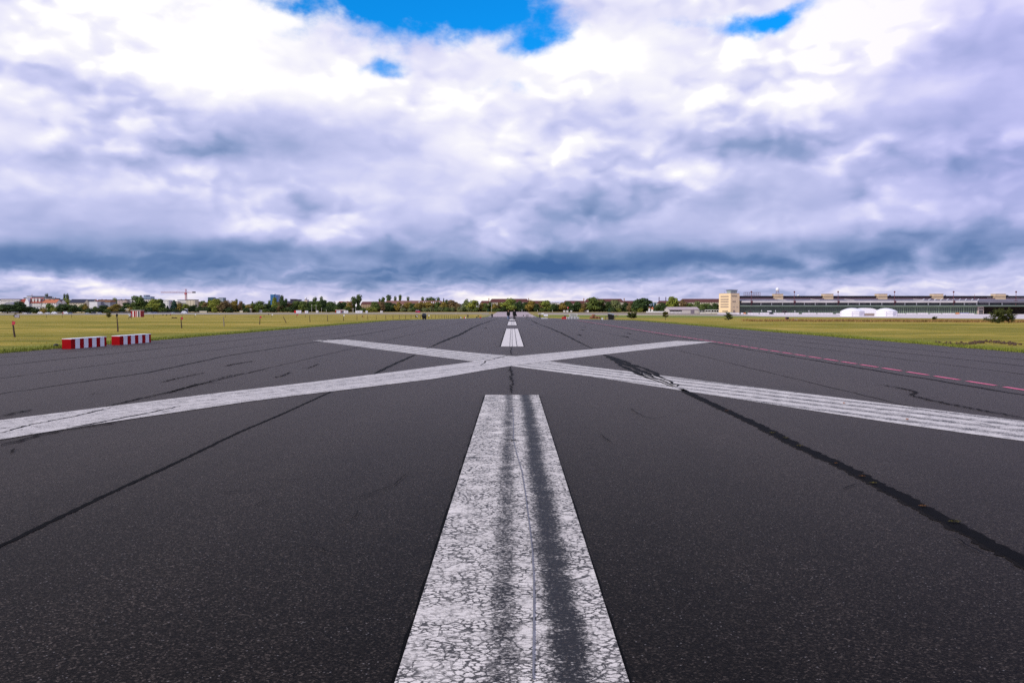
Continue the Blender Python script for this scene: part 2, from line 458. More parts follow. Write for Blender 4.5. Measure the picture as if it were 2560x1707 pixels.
def make_grass():
    m = bpy.data.materials.new("airfield meadow"); m.use_nodes = True
    nt = m.node_tree; b = nt.nodes['Principled BSDF']
    v = N(nt, 'ShaderNodeTexCoord').outputs['Object']
    sep = N(nt, 'ShaderNodeSeparateXYZ'); nt.links.new(v, sep.inputs[0])
    x, y = sep.outputs[0], sep.outputs[1]
    # dry and green patches, larger towards the distance as they are seen
    n1 = noise(nt, mapping(nt, v, scale=(.45, 1, 1)), 0.045, 6, 0.62)
    n2 = noise(nt, mapping(nt, v, scale=(.30, 1, 1)), 0.55, 5, 0.65)
    n3 = noise(nt, mapping(nt, v, scale=(.5, 1, 1)), 4.0, 4, 0.6)
    t = M(nt, 'ADD', M(nt, 'MULTIPLY', n1, .58), M(nt, 'ADD', M(nt, 'MULTIPLY', n2, .50), M(nt, 'MULTIPLY', n3, -.08)))
    c = ramp(nt, t, [(.42, (.155, .152, .013)), (.485, (.275, .228, .026)), (.535, (.365, .276, .044)), (.585, (.48, .335, .080)), (.66, (.54, .365, .12))])
    dk = mapr(nt, noise(nt, mapping(nt, v, scale=(.16, 1, 1)), 0.6, 5, 0.7), .58, .72, 0.0, .6)
    c = mix(nt, dk, c, (.10, .07, .025))
    # greener verge along the runway
    wob = M(nt, 'MULTIPLY', M(nt, 'SUBTRACT', noise(nt, v, 0.5, 4), .5), 2.4)
    dd = M(nt, 'ADD', M(nt, 'SUBTRACT', M(nt, 'ABSOLUTE', x), 17.4), wob)
    vg = M(nt, 'MULTIPLY', mapr(nt, dd, .8, 4.2, 1.0, 0.0), .85)
    c = mix(nt, vg, c, ramp(nt, n2, [(.3, (.10, .15, .014)), (.7, (.20, .21, .03))]))
    # green strip by the cross taxiway on the right
    g2 = M(nt, 'MULTIPLY', mapr(nt, y, 430, 520), mapr(nt, x, 8, 40))
    c = mix(nt, M(nt, 'MULTIPLY', g2, .8), c, (.15, .20, .03))
    c = mix(nt, M(nt, 'MULTIPLY', mapr(nt, y, 690, 730), .85), c, (.30, .23, .085))
    nt.links.new(c, b.inputs['Base Color'])
    b.inputs['Roughness'].default_value = 0.9
    b.inputs['Specular IOR Level'].default_value = 0.1
    bp = N(nt, 'ShaderNodeBump'); bp.inputs['Strength'].default_value = 0.3; bp.inputs['Distance'].default_value = 0.10
    nt.links.new(noise(nt, v, 3.0, 6, 0.75), bp.inputs['Height']); nt.links.new(bp.outputs[0], b.inputs['Normal'])
    return m

def leaf_mat(name, dark, light, hue=.5):
    m = bpy.data.materials.new(name); m.use_nodes = True
    nt = m.node_tree; b = nt.nodes['Principled BSDF']
    geo = N(nt, 'ShaderNodeNewGeometry')
    v = N(nt, 'ShaderNodeTexCoord').outputs['Object']
    n = noise(nt, v, 3.0, 3)
    oi = N(nt, 'ShaderNodeObjectInfo')
    t = M(nt, 'ADD', M(nt, 'MULTIPLY', geo.outputs['Random Per Island'], .55), M(nt, 'MULTIPLY', n, .45))
    t = M(nt, 'ADD', t, M(nt, 'MULTIPLY', M(nt, 'SUBTRACT', oi.outputs['Random'], .5), .25))
    nt.links.new(ramp(nt, t, [(.15, dark), (.85, light)]), b.inputs['Base Color'])
    b.inputs['Roughness'].default_value = 0.75
    b.inputs['Specular IOR Level'].default_value = 0.15
    return m

WHITE = pm("white painted metal", (.74, .74, .76), .5, .06)
CREAM = pm("cream render", (.60, .54, .42), .85, .08)
PALE = pm("pale render", (.66, .64, .62), .85, .08)
PINKW = pm("pinkish render", (.58, .47, .43), .85, .1)
GREYW = pm("grey render", (.27, .28, .33), .8, .1)
TANW = pm("tan brick", (.42, .30, .19), .85, .12)
BRICK = pm("brown brick", (.36, .20, .12), .85, .15)
REDROOF = pm("red clay tiles", (.30, .06, .04), .8, .2, .6)
ORROOF = pm("orange clay tiles", (.48, .16, .08), .8, .15, .6)
DKROOF = pm("dark maroon tiles", (.105, .037, .033), .85, .18, .3)
BRROOF = pm("brown clay tiles", (.19, .095, .075), .85, .18, .3)
SLATE = pm("dark slate", (.03, .032, .05), .6, .2)
GLASS = pm("dark window glass", (.03, .035, .05), .2, .3, spec=.5)
GREYGL = pm("grey window glass", (.30, .23, .20), .3, .2, spec=.5)
BLACK = pm("black painted wood", (.010, .010, .012), .5, .3)
REDP = pm("red paint", (.50, .012, .010), .5, .1)
DKMET = pm("dark weathered metal", (.06, .05, .055), .6, .2)
WOOD = pm("weathered wood", (.07, .045, .035), .85, .3, 6)
TAR = pm("bitumen joint filler", (.0022, .0020, .0022), .8, .5, 8, spec=.06)
SMEAR = pm("faded bitumen smear", (.0075, .0060, .0052), .8, .4, 3, spec=.06)
TARF = pm("worn bitumen", (.0055, .005, .005), .8, .5, 3, spec=.08)
CONC = pm("pale concrete", (.62, .55, .54), .85, .14, .06)
CONC2 = pm("grey concrete", (.30, .285, .29), .85, .14, .06)
PINK = pm("pink road paint", (.70, .12, .22), .6, .22, 7)

# ------------------------------------------------------------------ ground sheets
def build_ground():
    zs = [-300, -120, -40, 0, 30, 60, 90, 110, 120] + sorted(list(range(130, 1120, 10)) + [585]) + [1150, 1300, 1600, 2200, 3200, 5000, 8000]
    ks = [-12, -5, -2.5, -1.6] + [i * .06 for i in range(-20, 21)] + [1.6, 2.5, 5, 12]
    bm = bmesh.new()
    rows = [[bm.verts.new((k * max(z, 100), z, gz(z))) for k in ks] for z in zs]
    for a, b in zip(rows, rows[1:]):
        for i in range(len(ks) - 1):
            bm.faces.new((a[i], a[i + 1], b[i + 1], b[i]))
    me = bpy.data.meshes.new("grass_field"); bm.to_mesh(me); bm.free()
    me.materials.append(make_grass())
    return tag(link("grass_field", me), kind='structure')
build_ground()

def sheet(name, left, right, mat, off, parent=None, step=10.0, kind=None):
    """A strip between two ground polylines (x, y), following the terrain."""
    bm = bmesh.new()
    def dens(pl):
        out = []
        for a, b in zip(pl, pl[1:]):
            n = max(1, int(abs(b[1] - a[1]) / step))
            out += [(a[0] + (b[0] - a[0]) * i / n, a[1] + (b[1] - a[1]) * i / n) for i in range(n)]
        return out + [pl[-1]]
    def at(pl, t):
        i = min(int(t * (len(pl) - 1)), len(pl) - 2); f = t * (len(pl) - 1) - i
        return (pl[i][0] + (pl[i + 1][0] - pl[i][0]) * f, pl[i][1] + (pl[i + 1][1] - pl[i][1]) * f)
    L, Rr = dens(left), dens(right)
    n = max(len(L), len(Rr))
    prev = None
    for i in range(n):
        t = i / (n - 1)
        cur = []
        a, b = at(L, t), at(Rr, t)
        for k in range(9):
            xx = a[0] + (b[0] - a[0]) * k / 8; yy = a[1] + (b[1] - a[1]) * k / 8
            cur.append(bm.verts.new((xx, yy, gz(yy) + off)))
        if prev:
            for k in range(8):
                bm.faces.new((prev[k], prev[k + 1], cur[k + 1], cur[k]))
        prev = cur
    bmesh.ops.recalc_face_normals(bm, faces=bm.faces)
    if sum(f.normal.z for f in bm.faces) < 0:
        bmesh.ops.reverse_faces(bm, faces=bm.faces)
    me = bpy.data.meshes.new(name); bm.to_mesh(me); bm.free(); me.materials.append(mat)
    o = link(name, me, parent)
    if kind: o['kind'] = kind
    return o

# runway with a slightly ragged edge
def edge(x0, z0, z1):
    out = []
    z = z0
    rnd = random.Random(int(x0 * 10))
    while z < z1:
        out.append((x0 + rnd.uniform(-.07, .07), z))
        z += 1.2 if z < 60 else (4 if z < 150 else 12)
    return out + [(x0, z1)]
RW = sheet("runway", edge(-17.3, -60, 585), edge(17.6, -60, 585), ASPH, 0.004, step=50, kind='structure')
sheet("concrete_runway", [(-17, 585), (-17, 1000)], [(17.5, 585), (17.5, 1000)], pm("pinkish concrete", (.40, .32, .32), .85, .12, .05), 0.03, kind='structure')
def band(name, pts, mat, off=0.020):      # pts: (px, py_near, py_far) from left to right, each a ground column
    bm = bmesh.new(); prev = None
    dens = []
    for a, b in zip(pts, pts[1:]):
        n = max(1, int(abs(b[0] - a[0]) / 40))
        dens += [tuple(a[j] + (b[j] - a[j]) * i / n for j in range(3)) for i in range(n)]
    dens.append(pts[-1])
    for px, yn, yf in dens:
        a, b = G(px, yn), G(px, yf)
        cur = []
        for k in range(13):
            yy = a.y + (b.y - a.y) * k / 12
            cur.append(bm.verts.new((a.x + (b.x - a.x) * k / 12, yy, gz(yy) + off)))
        if prev:
            for k in range(12):
                bm.faces.new((prev[k], cur[k], cur[k + 1], prev[k + 1]))
        prev = cur
    me = bpy.data.meshes.new(name); bm.to_mesh(me); bm.free(); me.materials.append(mat)
    return tag(link(name, me), kind='structure')
band("taxiway", [(-300, 787.4, 785.4), (0, 786.8, 784.9), (200, 786.4, 784.6), (400, 785.6, 782.6), (600, 784.8, 782.6), (800, 784.5, 782.4), (1000, 784.2, 782.4), (1222, 784, 782.4)], CONC2)
band("taxiway", [(1345, 784.6, 782), (1500, 785.4, 781.8), (1650, 785, 782.4), (1800, 788.3, 785.6), (1950, 790.4, 788.5)], pm("brownish gravel", (.26, .21, .19), .9, .2, .05), .024)
band("path", [(1345, 785.9, 785), (1500, 787.2, 786.2), (1650, 788.2, 787.3), (1800, 789.5, 788.6), (1950, 791.6, 790.9)], CONC, .028)
band("apron", [(1840, 786.2, 782.6), (1900, 790, 783), (1930, 791.6, 783), (2100, 793, 783.5), (2300, 795.5, 784.5), (2560, 797.5, 785.5), (2900, 801, 787)], CONC, .032)

# ------------------------------------------------------------------ runway markings, joints and cracks (parts of the runway)
def gpl(pts):
    return [G(*p) for p in pts]
def poly_sheet(name, upper, lower, mat, off, parent, ang=0.0, origin=(0, 0)):
    """Marking between two ground polylines, stored in axes turned by ang so that local Y runs along it."""
    Mi = Matrix.Rotation(-ang, 4, 'Z') @ Matrix.Translation((-origin[0], -origin[1], 0))
    n = 40
    def at(pl, t):
        L = [0]
        for a, b in zip(pl, pl[1:]): L.append(L[-1] + (b - a).length)
        d = t * L[-1]
        for i in range(len(pl) - 1):
            if d <= L[i + 1] + 1e-6:
                return pl[i].lerp(pl[i + 1], (d - L[i]) / max(1e-6, L[i + 1] - L[i]))
        return pl[-1]
    bm = bmesh.new(); prev = None
    for i in range(n + 1):
        a, b = at(upper, i / n), at(lower, i / n)
        cur = [bm.verts.new(Mi @ Vector((q.x, q.y, gz(q.y) + off))) for q in (a, b)]
        if prev: bm.faces.new((prev[0], prev[1], cur[1], cur[0]))
        prev = cur
    bmesh.ops.recalc_face_normals(bm, faces=bm.faces)
    if sum(f.normal.z for f in bm.faces) < 0: bmesh.ops.reverse_faces(bm, faces=bm.faces)
    me = bpy.data.meshes.new(name); bm.to_mesh(me); bm.free(); me.materials.append(mat)
    return link(name, me, parent, (origin[0], origin[1], 0), ang)

def strip(name, pts, width, mat, off=0.008, parent=RW, jit=0.25, px=True, sub=0.25, taper=True, wob=0.0):
    """A thin ragged line on the ground through photo pixels (or metres)."""
    pl = gpl(pts) if px else [Vector((a, b, 0)) for a, b in pts]
    rnd = random.Random(len(pts) * 13 + int(pl[0].x * 7))
    q = []
    for a, b in zip(pl, pl[1:]):
        n = max(1, min(160, int((b - a).length / (sub * max(1.0, a.y / 12)))))
        q += [a.lerp(b, i / n) for i in range(n)]
    q.append(pl[-1])
    if len(q) < 2: return
    bm = bmesh.new(); prev = None
    for i, c in enumerate(q):
        d = (q[min(i + 1, len(q) - 1)] - q[max(i - 1, 0)]); d.z = 0; d.normalize()
        nrm = Vector((-d.y, d.x, 0))
        w = (width(c.y) if callable(width) else width) * .5
        if taper: w *= min(1.0, .25 + 6 * min(i, len(q) - 1 - i) / len(q))
        c = c + nrm * rnd.uniform(-1, 1) * wob
        l, r = c + nrm * w * (1 + rnd.uniform(-jit, jit)), c - nrm * w * (1 + rnd.uniform(-jit, jit))
        cur = [bm.verts.new((v.x, v.y, gz(v.y) + off)) for v in (l, r)]
        if prev: bm.faces.new((prev[0], prev[1], cur[1], cur[0]))
        prev = cur
    bmesh.ops.recalc_face_normals(bm, faces=bm.faces)
    if sum(f.normal.z for f in bm.faces) < 0: bmesh.ops.reverse_faces(bm, faces=bm.faces)
    me = bpy.data.meshes.new(name); bm.to_mesh(me); bm.free(); me.materials.append(mat)
    return link(name, me, parent)

def rect_mark(name, x0, x1, y0, y1, mat, off, parent=RW):
    bm = bmesh.new(); prev = None
    n = max(2, int((y1 - y0) / 5)); cy = (y0 + y1) / 2; cx = (x0 + x1) / 2
    for i in range(n + 1):
        yy = y0 + (y1 - y0) * i / n
        cur = [bm.verts.new((xx - cx, yy - cy, gz(yy) + off)) for xx in (x0, x1)]
        if prev: bm.faces.new((prev[0], prev[1], cur[1], cur[0]))
        prev = cur
    me = bpy.data.meshes.new(name); bm.to_mesh(me); bm.free(); me.materials.append(mat)
    return link(name, me, parent, (cx, cy, 0))

def build_markings():
    near = make_paint("cracked white paint", tracks=((-.045, .125, .52), (.235, .16, .80), (-.30, .12, .10), (.44, .05, .12)), cov=.16)
    far = make_paint("streaked white paint", tracks=((-.10, .03, .9), (.0, .03, .8), (.19, .035, .9)), cov=.35, crack=.25, white=(.80, .74, .68))
    dark = TAR
    W = .455
    ytop = G(1279, 988.4).y
    strip("stripe_edge_gap", [(-W - .004, -24), (-W - .004, ytop)], .022, dark, .0075, px=False, jit=.8, sub=.05, taper=False)
    strip("stripe_edge_gap", [(W + .003, -24), (W + .003, ytop)], .014, dark, .0075, px=False, jit=.8, sub=.05, taper=False)
    rect_mark("centre_stripe", -W, W, -24, ytop, near, .012)
    rows = [(866.7, 822), (813.2, 804), (801, 798.4), (796.6, 795.6)]
    for yn, yf in rows:
        a, b = G(1281, yn).y, G(1281, yf).y
        rect_mark("centre_stripe", -W + .01, W + .01, a, b, far, .012)
        for sx in (-1, 1):
            strip("stripe_edge_gap", [(sx * (W + .02), a), (sx * (W + .02), b)], .05, TARF, .009, px=False, jit=.5, taper=False)
    strip("thin_blue_line", [(1281, 1020), (1283, 1062), (1283, 1103), (1292, 1140), (1304, 1180), (1312, 1230), (1321, 1300), (1331, 1380), (1334, 1450), (1335, 1540), (1334, 1640), (1333, 1707)], .008,
          pm("faded blue chalk", (.17, .17, .19), .8, .3, 9), .0155, jit=.35, taper=False)
    # closed-runway cross
    aU = gpl([(0, 1052), (268, 1018), (574, 980), (765, 958), (933, 937), (1186, 904.6), (1289, 891), (1484, 873), (1690, 852.6)])
    aL = gpl([(0, 1101), (165, 1073), (421, 1035), (670, 998), (834, 979), (1086, 948), (1277, 915.5), (1507, 887), (1785, 855)])
    bU = gpl([(2560, 1053), (2289, 1019), (1951, 976.5), (1635, 937), (1500, 920), (1377, 904), (1289, 891), (1163, 879.8), (868, 849)])
    bL = gpl([(2560, 1104), (2289, 1066.6), (1951, 1015), (1680, 973), (1500, 945.5), (1277, 915.5), (1186, 904), (1040, 885.5), (781, 851.5)])
    for pl in (aU, aL, bU, bL):
        d = (pl[0] - pl[1]).normalized(); pl.insert(0, pl[0] + d * (6.5 if pl in (aL, bL) else 4.5))
    angA = -math.atan2(9.1 + 6, 38 - 10); angB = math.atan2(9.1 + 6, 38 - 10)
    pa = make_paint("weathered cross paint", cov=.02, crack=0, streaks=.9, white=(.68, .63, .58))
    pb = make_paint("banded cross paint", cov=.05, crack=0, streaks=.5, bands=2.3, white=(.72, .67, .61))
    poly_sheet("closed_runway_cross", bU, bL, pb, .008, RW, angB, (0, 23.5))
    poly_sheet("closed_runway_cross", aU, aL, pa, .012, RW, angA, (0, 23.5))
    # longitudinal joints
    lw = lambda y: .055 if y < 16 else (.09 if y < 22 else .22)
    strip("tar_joint", [(-3.10, 2), (-3.14, 5.0), (-3.18, 6.2), (-3.19, 7.7), (-3.24, 9.6), (-3.21, 11.5), (-3.22, 14.6)], .040, TAR, px=False, jit=.3, sub=.05, taper=False, wob=.007)
    strip("tar_joint", [(930, 938), (994, 906.5), (1040, 886)], .10, TARF, jit=.4, wob=.01)
    strip("tar_joint", [(1068, 871), (1105, 855), (1122, 847), (1140, 841), (1163, 830), (1180, 820), (1200, 811), (1222, 804), (1245, 798)], .20, TARF, jit=.4, wob=.03)
    rj = [(2.91, 2), (2.95, 4.7), (3.03, 6.4), (3.08, 7.6), (3.06, 8.8), (3.11, 10.4), (3.10, 13.0), (3.12, 15.2)]
    strip("tar_joint", rj, .105, TAR, px=False, jit=.16, sub=.05, taper=False, wob=.006)
    strip("tar_joint", [(a - .012, c) for a, c in rj], .145, SMEAR, px=False, jit=.3, sub=.05, taper=False, wob=.01, off=.0072)
    for k, dx in enumerate((-14, 0, 16)):
        strip("tar_joint", [(1636 + dx, 944), (1606 + dx * 1.6, 929), (1568 + dx, 914), (1540 + dx * .5, 900), (1511, 887)], .13, TARF, jit=.6, wob=.05, off=.0085 + .0004 * k)
    for dx in (-18, -4, 12):
        strip("tar_joint", [(1690 + dx * .5, 968), (1668 + dx, 956), (1640 + dx * 1.2, 946), (1606 + dx, 932)], .05, TARF, jit=.7, wob=.05, off=.0135)
    strip("tar_joint", [(1484, 873), (1449, 856.5), (1406, 834), (1372, 819), (1343, 809), (1318, 799), (1309, 796)], .13, TARF, jit=.4, wob=.03)
    strip("tar_joint", [(-40, 989), (0, 985), (380, 930), (560, 891), (795, 854), (932, 832), (1010, 818), (1090, 806)], .08, TARF, jit=.4, wob=.03)
    for xx, ww in ((-13.4, .06), (-15.6, .035), (-10.9, .03), (8.75, .085), (13.3, .06), (15.0, .05), (11.6, .03), (-6.1, .03), (6.0, .02)):
        strip("tar_joint", [(xx, 8), (xx, 22), (xx + .06, 40), (xx, 70), (xx, 150)], ww, TARF, px=False, jit=.6, wob=.03, sub=.5)
    # isolated cracks and bitumen smears
    Z3 = lambda l: [(a * .3827, 840 + b * .3827) for a, b in l]
    Z5 = lambda l: [(1500 + a * .4507, 830 + b * .4507) for a, b in l]
    Z6 = lambda l: [(400 + a * .3189, 1100 + b * .3189) for a, b in l]
    for l, w_ in ((Z3([(1470, 200), (1530, 185), (1655, 165)]), .10), (Z3([(1050, 305), (1180, 275), (1340, 242)]), .08), (Z3([(1100, 375), (1200, 345), (1300, 315), (1460, 308)]), .09),
                  (Z3([(1780, 275), (1840, 265), (1905, 238)]), .07), (Z3([(1960, 212), (2010, 213), (2085, 185)]), .06), (Z3([(700, 462), (900, 415), (1000, 395), (1100, 372), (1260, 330), (1500, 262), (1750, 220)]), .06),
                  (Z3([(0, 722), (250, 655), (420, 617), (800, 562)]), .07), (Z3([(0, 640), (200, 585), (480, 532), (740, 468)]), .045), (Z3([(430, 608), (620, 575), (800, 540), (1000, 500), (1180, 462)]), .05),
                  (Z3([(60, 775), (85, 755), (92, 740)]), .03), (Z3([(0, 530), (210, 485)]), .06), (Z3([(600, 385), (625, 378), (690, 374)]), .03),
                  (Z5([(1535, 292), (1650, 310), (1740, 330), (1757, 340), (1722, 350), (1780, 370), (1900, 395), (2100, 435), (2420, 492)]), .075), (Z5([(1780, 370), (1890, 366)]), .03),
                  (Z5([(165, 425), (205, 452), (250, 475), (320, 487)]), .016), (Z5([(0, 570), (30, 595), (70, 620)]), .014), (Z5([(540, 460), (660, 457)]), .014), (Z5([(780, 578), (860, 575)]), .014),
                  (Z5([(1340, 880), (1420, 850), (1490, 858)]), .012), (Z5([(1740, 1120), (1860, 1120), (1980, 1150), (2030, 1190), (2085, 1215), (2160, 1260)]), .011), (Z5([(2000, 1165), (2060, 1150)]), .008),
                  (Z5([(390, 440), (500, 442)]), .014), (Z5([(1120, 716), (1160, 712)]), .012),
                  (Z6([(1470, 480), (1600, 450), (1700, 410), (1830, 365), (1960, 250)]), .010), (Z6([(1390, 672), (1530, 615), (1560, 565)]), .009), (Z6([(1175, 780), (1190, 740), (1250, 700)]), .007),
                  (Z6([(880, 850), (1040, 862), (1160, 842), (1270, 858), (1290, 882), (1500, 908)]), .007), (Z6([(500, 590), (640, 552), (740, 530), (850, 460)]), .007), (Z6([(760, 330), (920, 322), (1130, 318)]), .007),
                  (Z6([(480, 415), (720, 410)]), .012), (Z6([(100, 1000), (320, 980), (560, 960)]), .006)):
        strip("crack", l, w_ * .7, TAR if w_ < .02 else SMEAR, off=.0165, jit=.7, wob=w_ * .35, sub=.07)
    for zz, xx in ((47, 3.9), (60, 5.2), (66, -2.2), (73, 6.5), (82, 1.9), (44, 6.2), (90, -5.5), (50, 7.2)):
        strip("bitumen_smear", [(xx, zz), (xx + .1, zz + 1.3), (xx + .05, zz + 3.2)], .12, SMEAR, px=False, jit=.9, wob=.03, sub=.03)
    strip("crack", [(1281, 958), (1277, 945), (1281, 934), (1276, 924), (1278, 916)], .04, TARF, off=.0165, jit=.8, wob=.03, sub=.1)
    strip("crack", [(1278, 984), (1276, 972), (1281, 958)], .03, TARF, off=.0165, jit=.8, wob=.03, sub=.1)
    strip("crack", [(1279, 889), (1276, 880), (1279, 868)], .03, TARF, off=.0165, jit=.8, wob=.02, sub=.2)
    strip("crack", [(1200, 915), (1215, 903), (1262, 891), (1277, 888)], .03, TARF, off=.0165, jit=.8, wob=.03, sub=.2)
    strip("crack", [(1262, 1104), (1275, 1103), (1310, 1103.5), (1338, 1105)], .012, TAR, off=.0165, jit=.8, wob=.004, sub=.05)
    # red-pink dashes
    z = 12.0
    for i in range(85):
        ln = 1.0
        strip("pink_dash", [(9.28 + .0016 * z, z), (9.28 + .0016 * (z + ln), z + ln)], .10, PINK, .010, px=False, jit=.25, taper=False, sub=.3)
        z += 1.29
build_markings()

#@@OBJECTS
# ------------------------------------------------------------------ trees
LM = {
    'D': leaf_mat("dark foliage", (0.040, 0.075, 0.026), (.050, .075, .020)),
    'G': leaf_mat("mid green foliage", (0.068, 0.124, 0.034), (.120, .145, .030)),
    'L': leaf_mat("bright yellow-green foliage", (0.157, 0.213, 0.041), (.250, .250, .035)),
    'Y': leaf_mat("golden autumn foliage", (0.188, 0.155, 0.034), (.270, .185, .035)),
    'B': leaf_mat("russet foliage", (0.157, 0.117, 0.054), (.190, .120, .050)),
    'P': leaf_mat("poplar foliage", (0.052, 0.103, 0.034), (.085, .105, .028)),
    'C': leaf_mat("conifer foliage", (0.025, 0.068, 0.048), (.030, .055, .032)),
    'N': leaf_mat("pine needles", (0.032, 0.075, 0.026), (.060, .085, .022)),
    'H': leaf_mat("pale silvery foliage", (0.142, 0.189, 0.065), (.170, .180, .075)),
}
BARK = pm("bark", (.045, .035, .028), .9, .3, 3)

def cards(bm, centre, n, size, rnd, shell=.55, aspect=1.0, squash=1.0):
    """Leaf clumps scattered through an ellipsoid (centre, radii)."""
    (cx, cy, cz), (rx, ry, rz) = centre
    for _ in range(n):
        while True:
            v = Vector((rnd.uniform(-1, 1), rnd.uniform(-1, 1), rnd.uniform(-1, 1)))
            if shell < v.length < 1: break
        p = Vector((cx + v.x * rx, cy + v.y * ry, cz + v.z * rz))
        nrm = (Vector((v.x, v.y, v.z + .35)) + Vector((rnd.uniform(-.7, .7), rnd.uniform(-.7, .7), rnd.uniform(-.5, .7)))).normalized()
        u = nrm.orthogonal().normalized()
        u = Matrix.Rotation(rnd.uniform(0, 6.28), 3, nrm) @ u
        w = nrm.cross(u)
        s = size * rnd.uniform(.6, 1.3)
        pts = [p + u * s * a + w * s * b * squash + nrm * s * c for a, b, c in ((-.5, -.25, -.1), (.15, -.55, .05), (.6, 0, -.1), (.2, .5, .05), (-.45, .35, 0))]
        for q in pts:
            q.z = max(q.z, .01)
        bm.faces.new([bm.verts.new(q) for q in pts])

def crown_mesh(kind, seed):
    rnd = random.Random(seed)
    bm = bmesh.new()
    if kind == 'broad':
        k = rnd.randint(8, 11)
        for i in range(k):
            a = 6.283 * i / k + rnd.uniform(-.4, .4)
            rr = rnd.uniform(.14, .33); h = rnd.uniform(.26, .86)
            s = .30 - .20 * abs(h - .5)
            cards(bm, ((rr * math.cos(a) * (1.25 - h * .5), rr * math.sin(a) * (1.25 - h * .5), h), (s * rnd.uniform(.8, 1.1), s * 1.05, s * rnd.uniform(.48, .68))), 170, .066, rnd)
        cards(bm, ((rnd.uniform(-.06, .06), 0, .78), (.26, .26, .22)), 150, .062, rnd)
        cards(bm, ((0, 0, .45), (.38, .38, .36)), 240, .07, rnd, .2)
    elif kind == 'poplar':
        for i in range(9):
            h = .12 + .82 * i / 9
            s = .46 * math.sin(math.pi * min(1, .15 + .8 * (1 - abs(h - .45) * 1.25))) * rnd.uniform(.8, 1.1)
            cards(bm, ((rnd.uniform(-.1, .1), rnd.uniform(-.1, .1), h), (s, s, .13)), 95, .085, rnd, .3)
    elif kind == 'conifer':
        for i in range(12):
            h = .06 + .92 * i / 12
            s = .50 * (1 - h) ** .8 + .03
            cards(bm, ((0, 0, h), (s, s, .07)), int(20 + 70 * (1 - h)), .10, rnd, .35)
    elif kind == 'bush':
        for i in range(7):
            a = 6.283 * i / 7
            cards(bm, ((.24 * math.cos(a), .24 * math.sin(a), rnd.uniform(.25, .6)), (.27, .27, rnd.uniform(.26, .4))), 50, .10, rnd, .4)
        cards(bm, ((0, 0, .55), (.3, .3, .42)), 60, .10, rnd, .4)
    xs = sorted(abs(v.co.x) for v in bm.verts); zs = sorted(v.co.z for v in bm.verts)
    fx = .5 / xs[int(len(xs) * .97)]; fz = 1.0 / zs[int(len(zs) * .985)]
    for v in bm.verts: v.co = (v.co.x * fx, v.co.y * fx, v.co.z * fz)
    me = bpy.data.meshes.new('crown'); bm.to_mesh(me); bm.free()
    me.materials.append(LM['D'])
    return me
def trunk_mesh(h=.35, r=.03, limbs=4, seed=1):
    rnd = random.Random(seed); mb = MB()
    mb.tube((0, 0, -.03), (0, 0, h), r, r * .6, 7)
    for i in range(limbs):
        a = 6.283 * i / limbs + rnd.uniform(-.5, .5)
        mb.tube((0, 0, h * .9), (.25 * math.cos(a), .25 * math.sin(a), h + rnd.uniform(.15, .35)), r * .5, r * .15, 5)
    return mb.mesh('trunk', BARK)
CR = {k: [crown_mesh(k, 11 * i + len(k)) for i in range(n)] for k, n in (('broad', 5), ('poplar', 3), ('conifer', 2), ('bush', 3))}
TR = {'broad': trunk_mesh(), 'poplar': trunk_mesh(.3, .04, 3), 'conifer': trunk_mesh(.8, .025, 0), 'bush': trunk_mesh(.25, .015, 4)}
PROTO = {}
def plant(name, shape, colour, x, y, z, w, h, label, cat='tree', group=None, rot=None, variant=None):
    rnd = random
    v = rnd.randrange(len(CR[shape])) if variant is None else variant
    key = (name, shape, colour, v)
    if key not in PROTO:
        r = link(name, None)
        c = link('crown', CR[shape][v], r); c.material_slots[0].link = 'OBJECT'; c.material_slots[0].material = LM[colour]
        link('trunk', TR[shape], r)
        PROTO[key] = r
        o = r
    else:
        o = copy_tree(PROTO[key])
    for k in ('label', 'category', 'group'):
        if k in o: del o[k]
    o.location = (x, y, z)
    o.rotation_euler = (0, 0, rnd.uniform(0, 6.28) if rot is None else rot)
    o.scale = (w, w, h)
    return tag(o, label, cat, group)

def lerp_tab(tab, x):
    if x <= tab[0][0]: return tab[0][1]
    for (a, va), (b, vb) in zip(tab, tab[1:]):
        if x <= b: return va + (vb - va) * (x - a) / (b - a)
    return tab[-1][1]
BASEY = [(0, 783.6), (200, 783), (400, 782.0), (600, 781.2), (800, 780.6), (1000, 779.8), (1200, 779.6), (1450, 780), (1600, 780.6), (1800, 783.3), (2560, 787)]
ZF = lambda px: G(px, lerp_tab(BASEY, px)).y

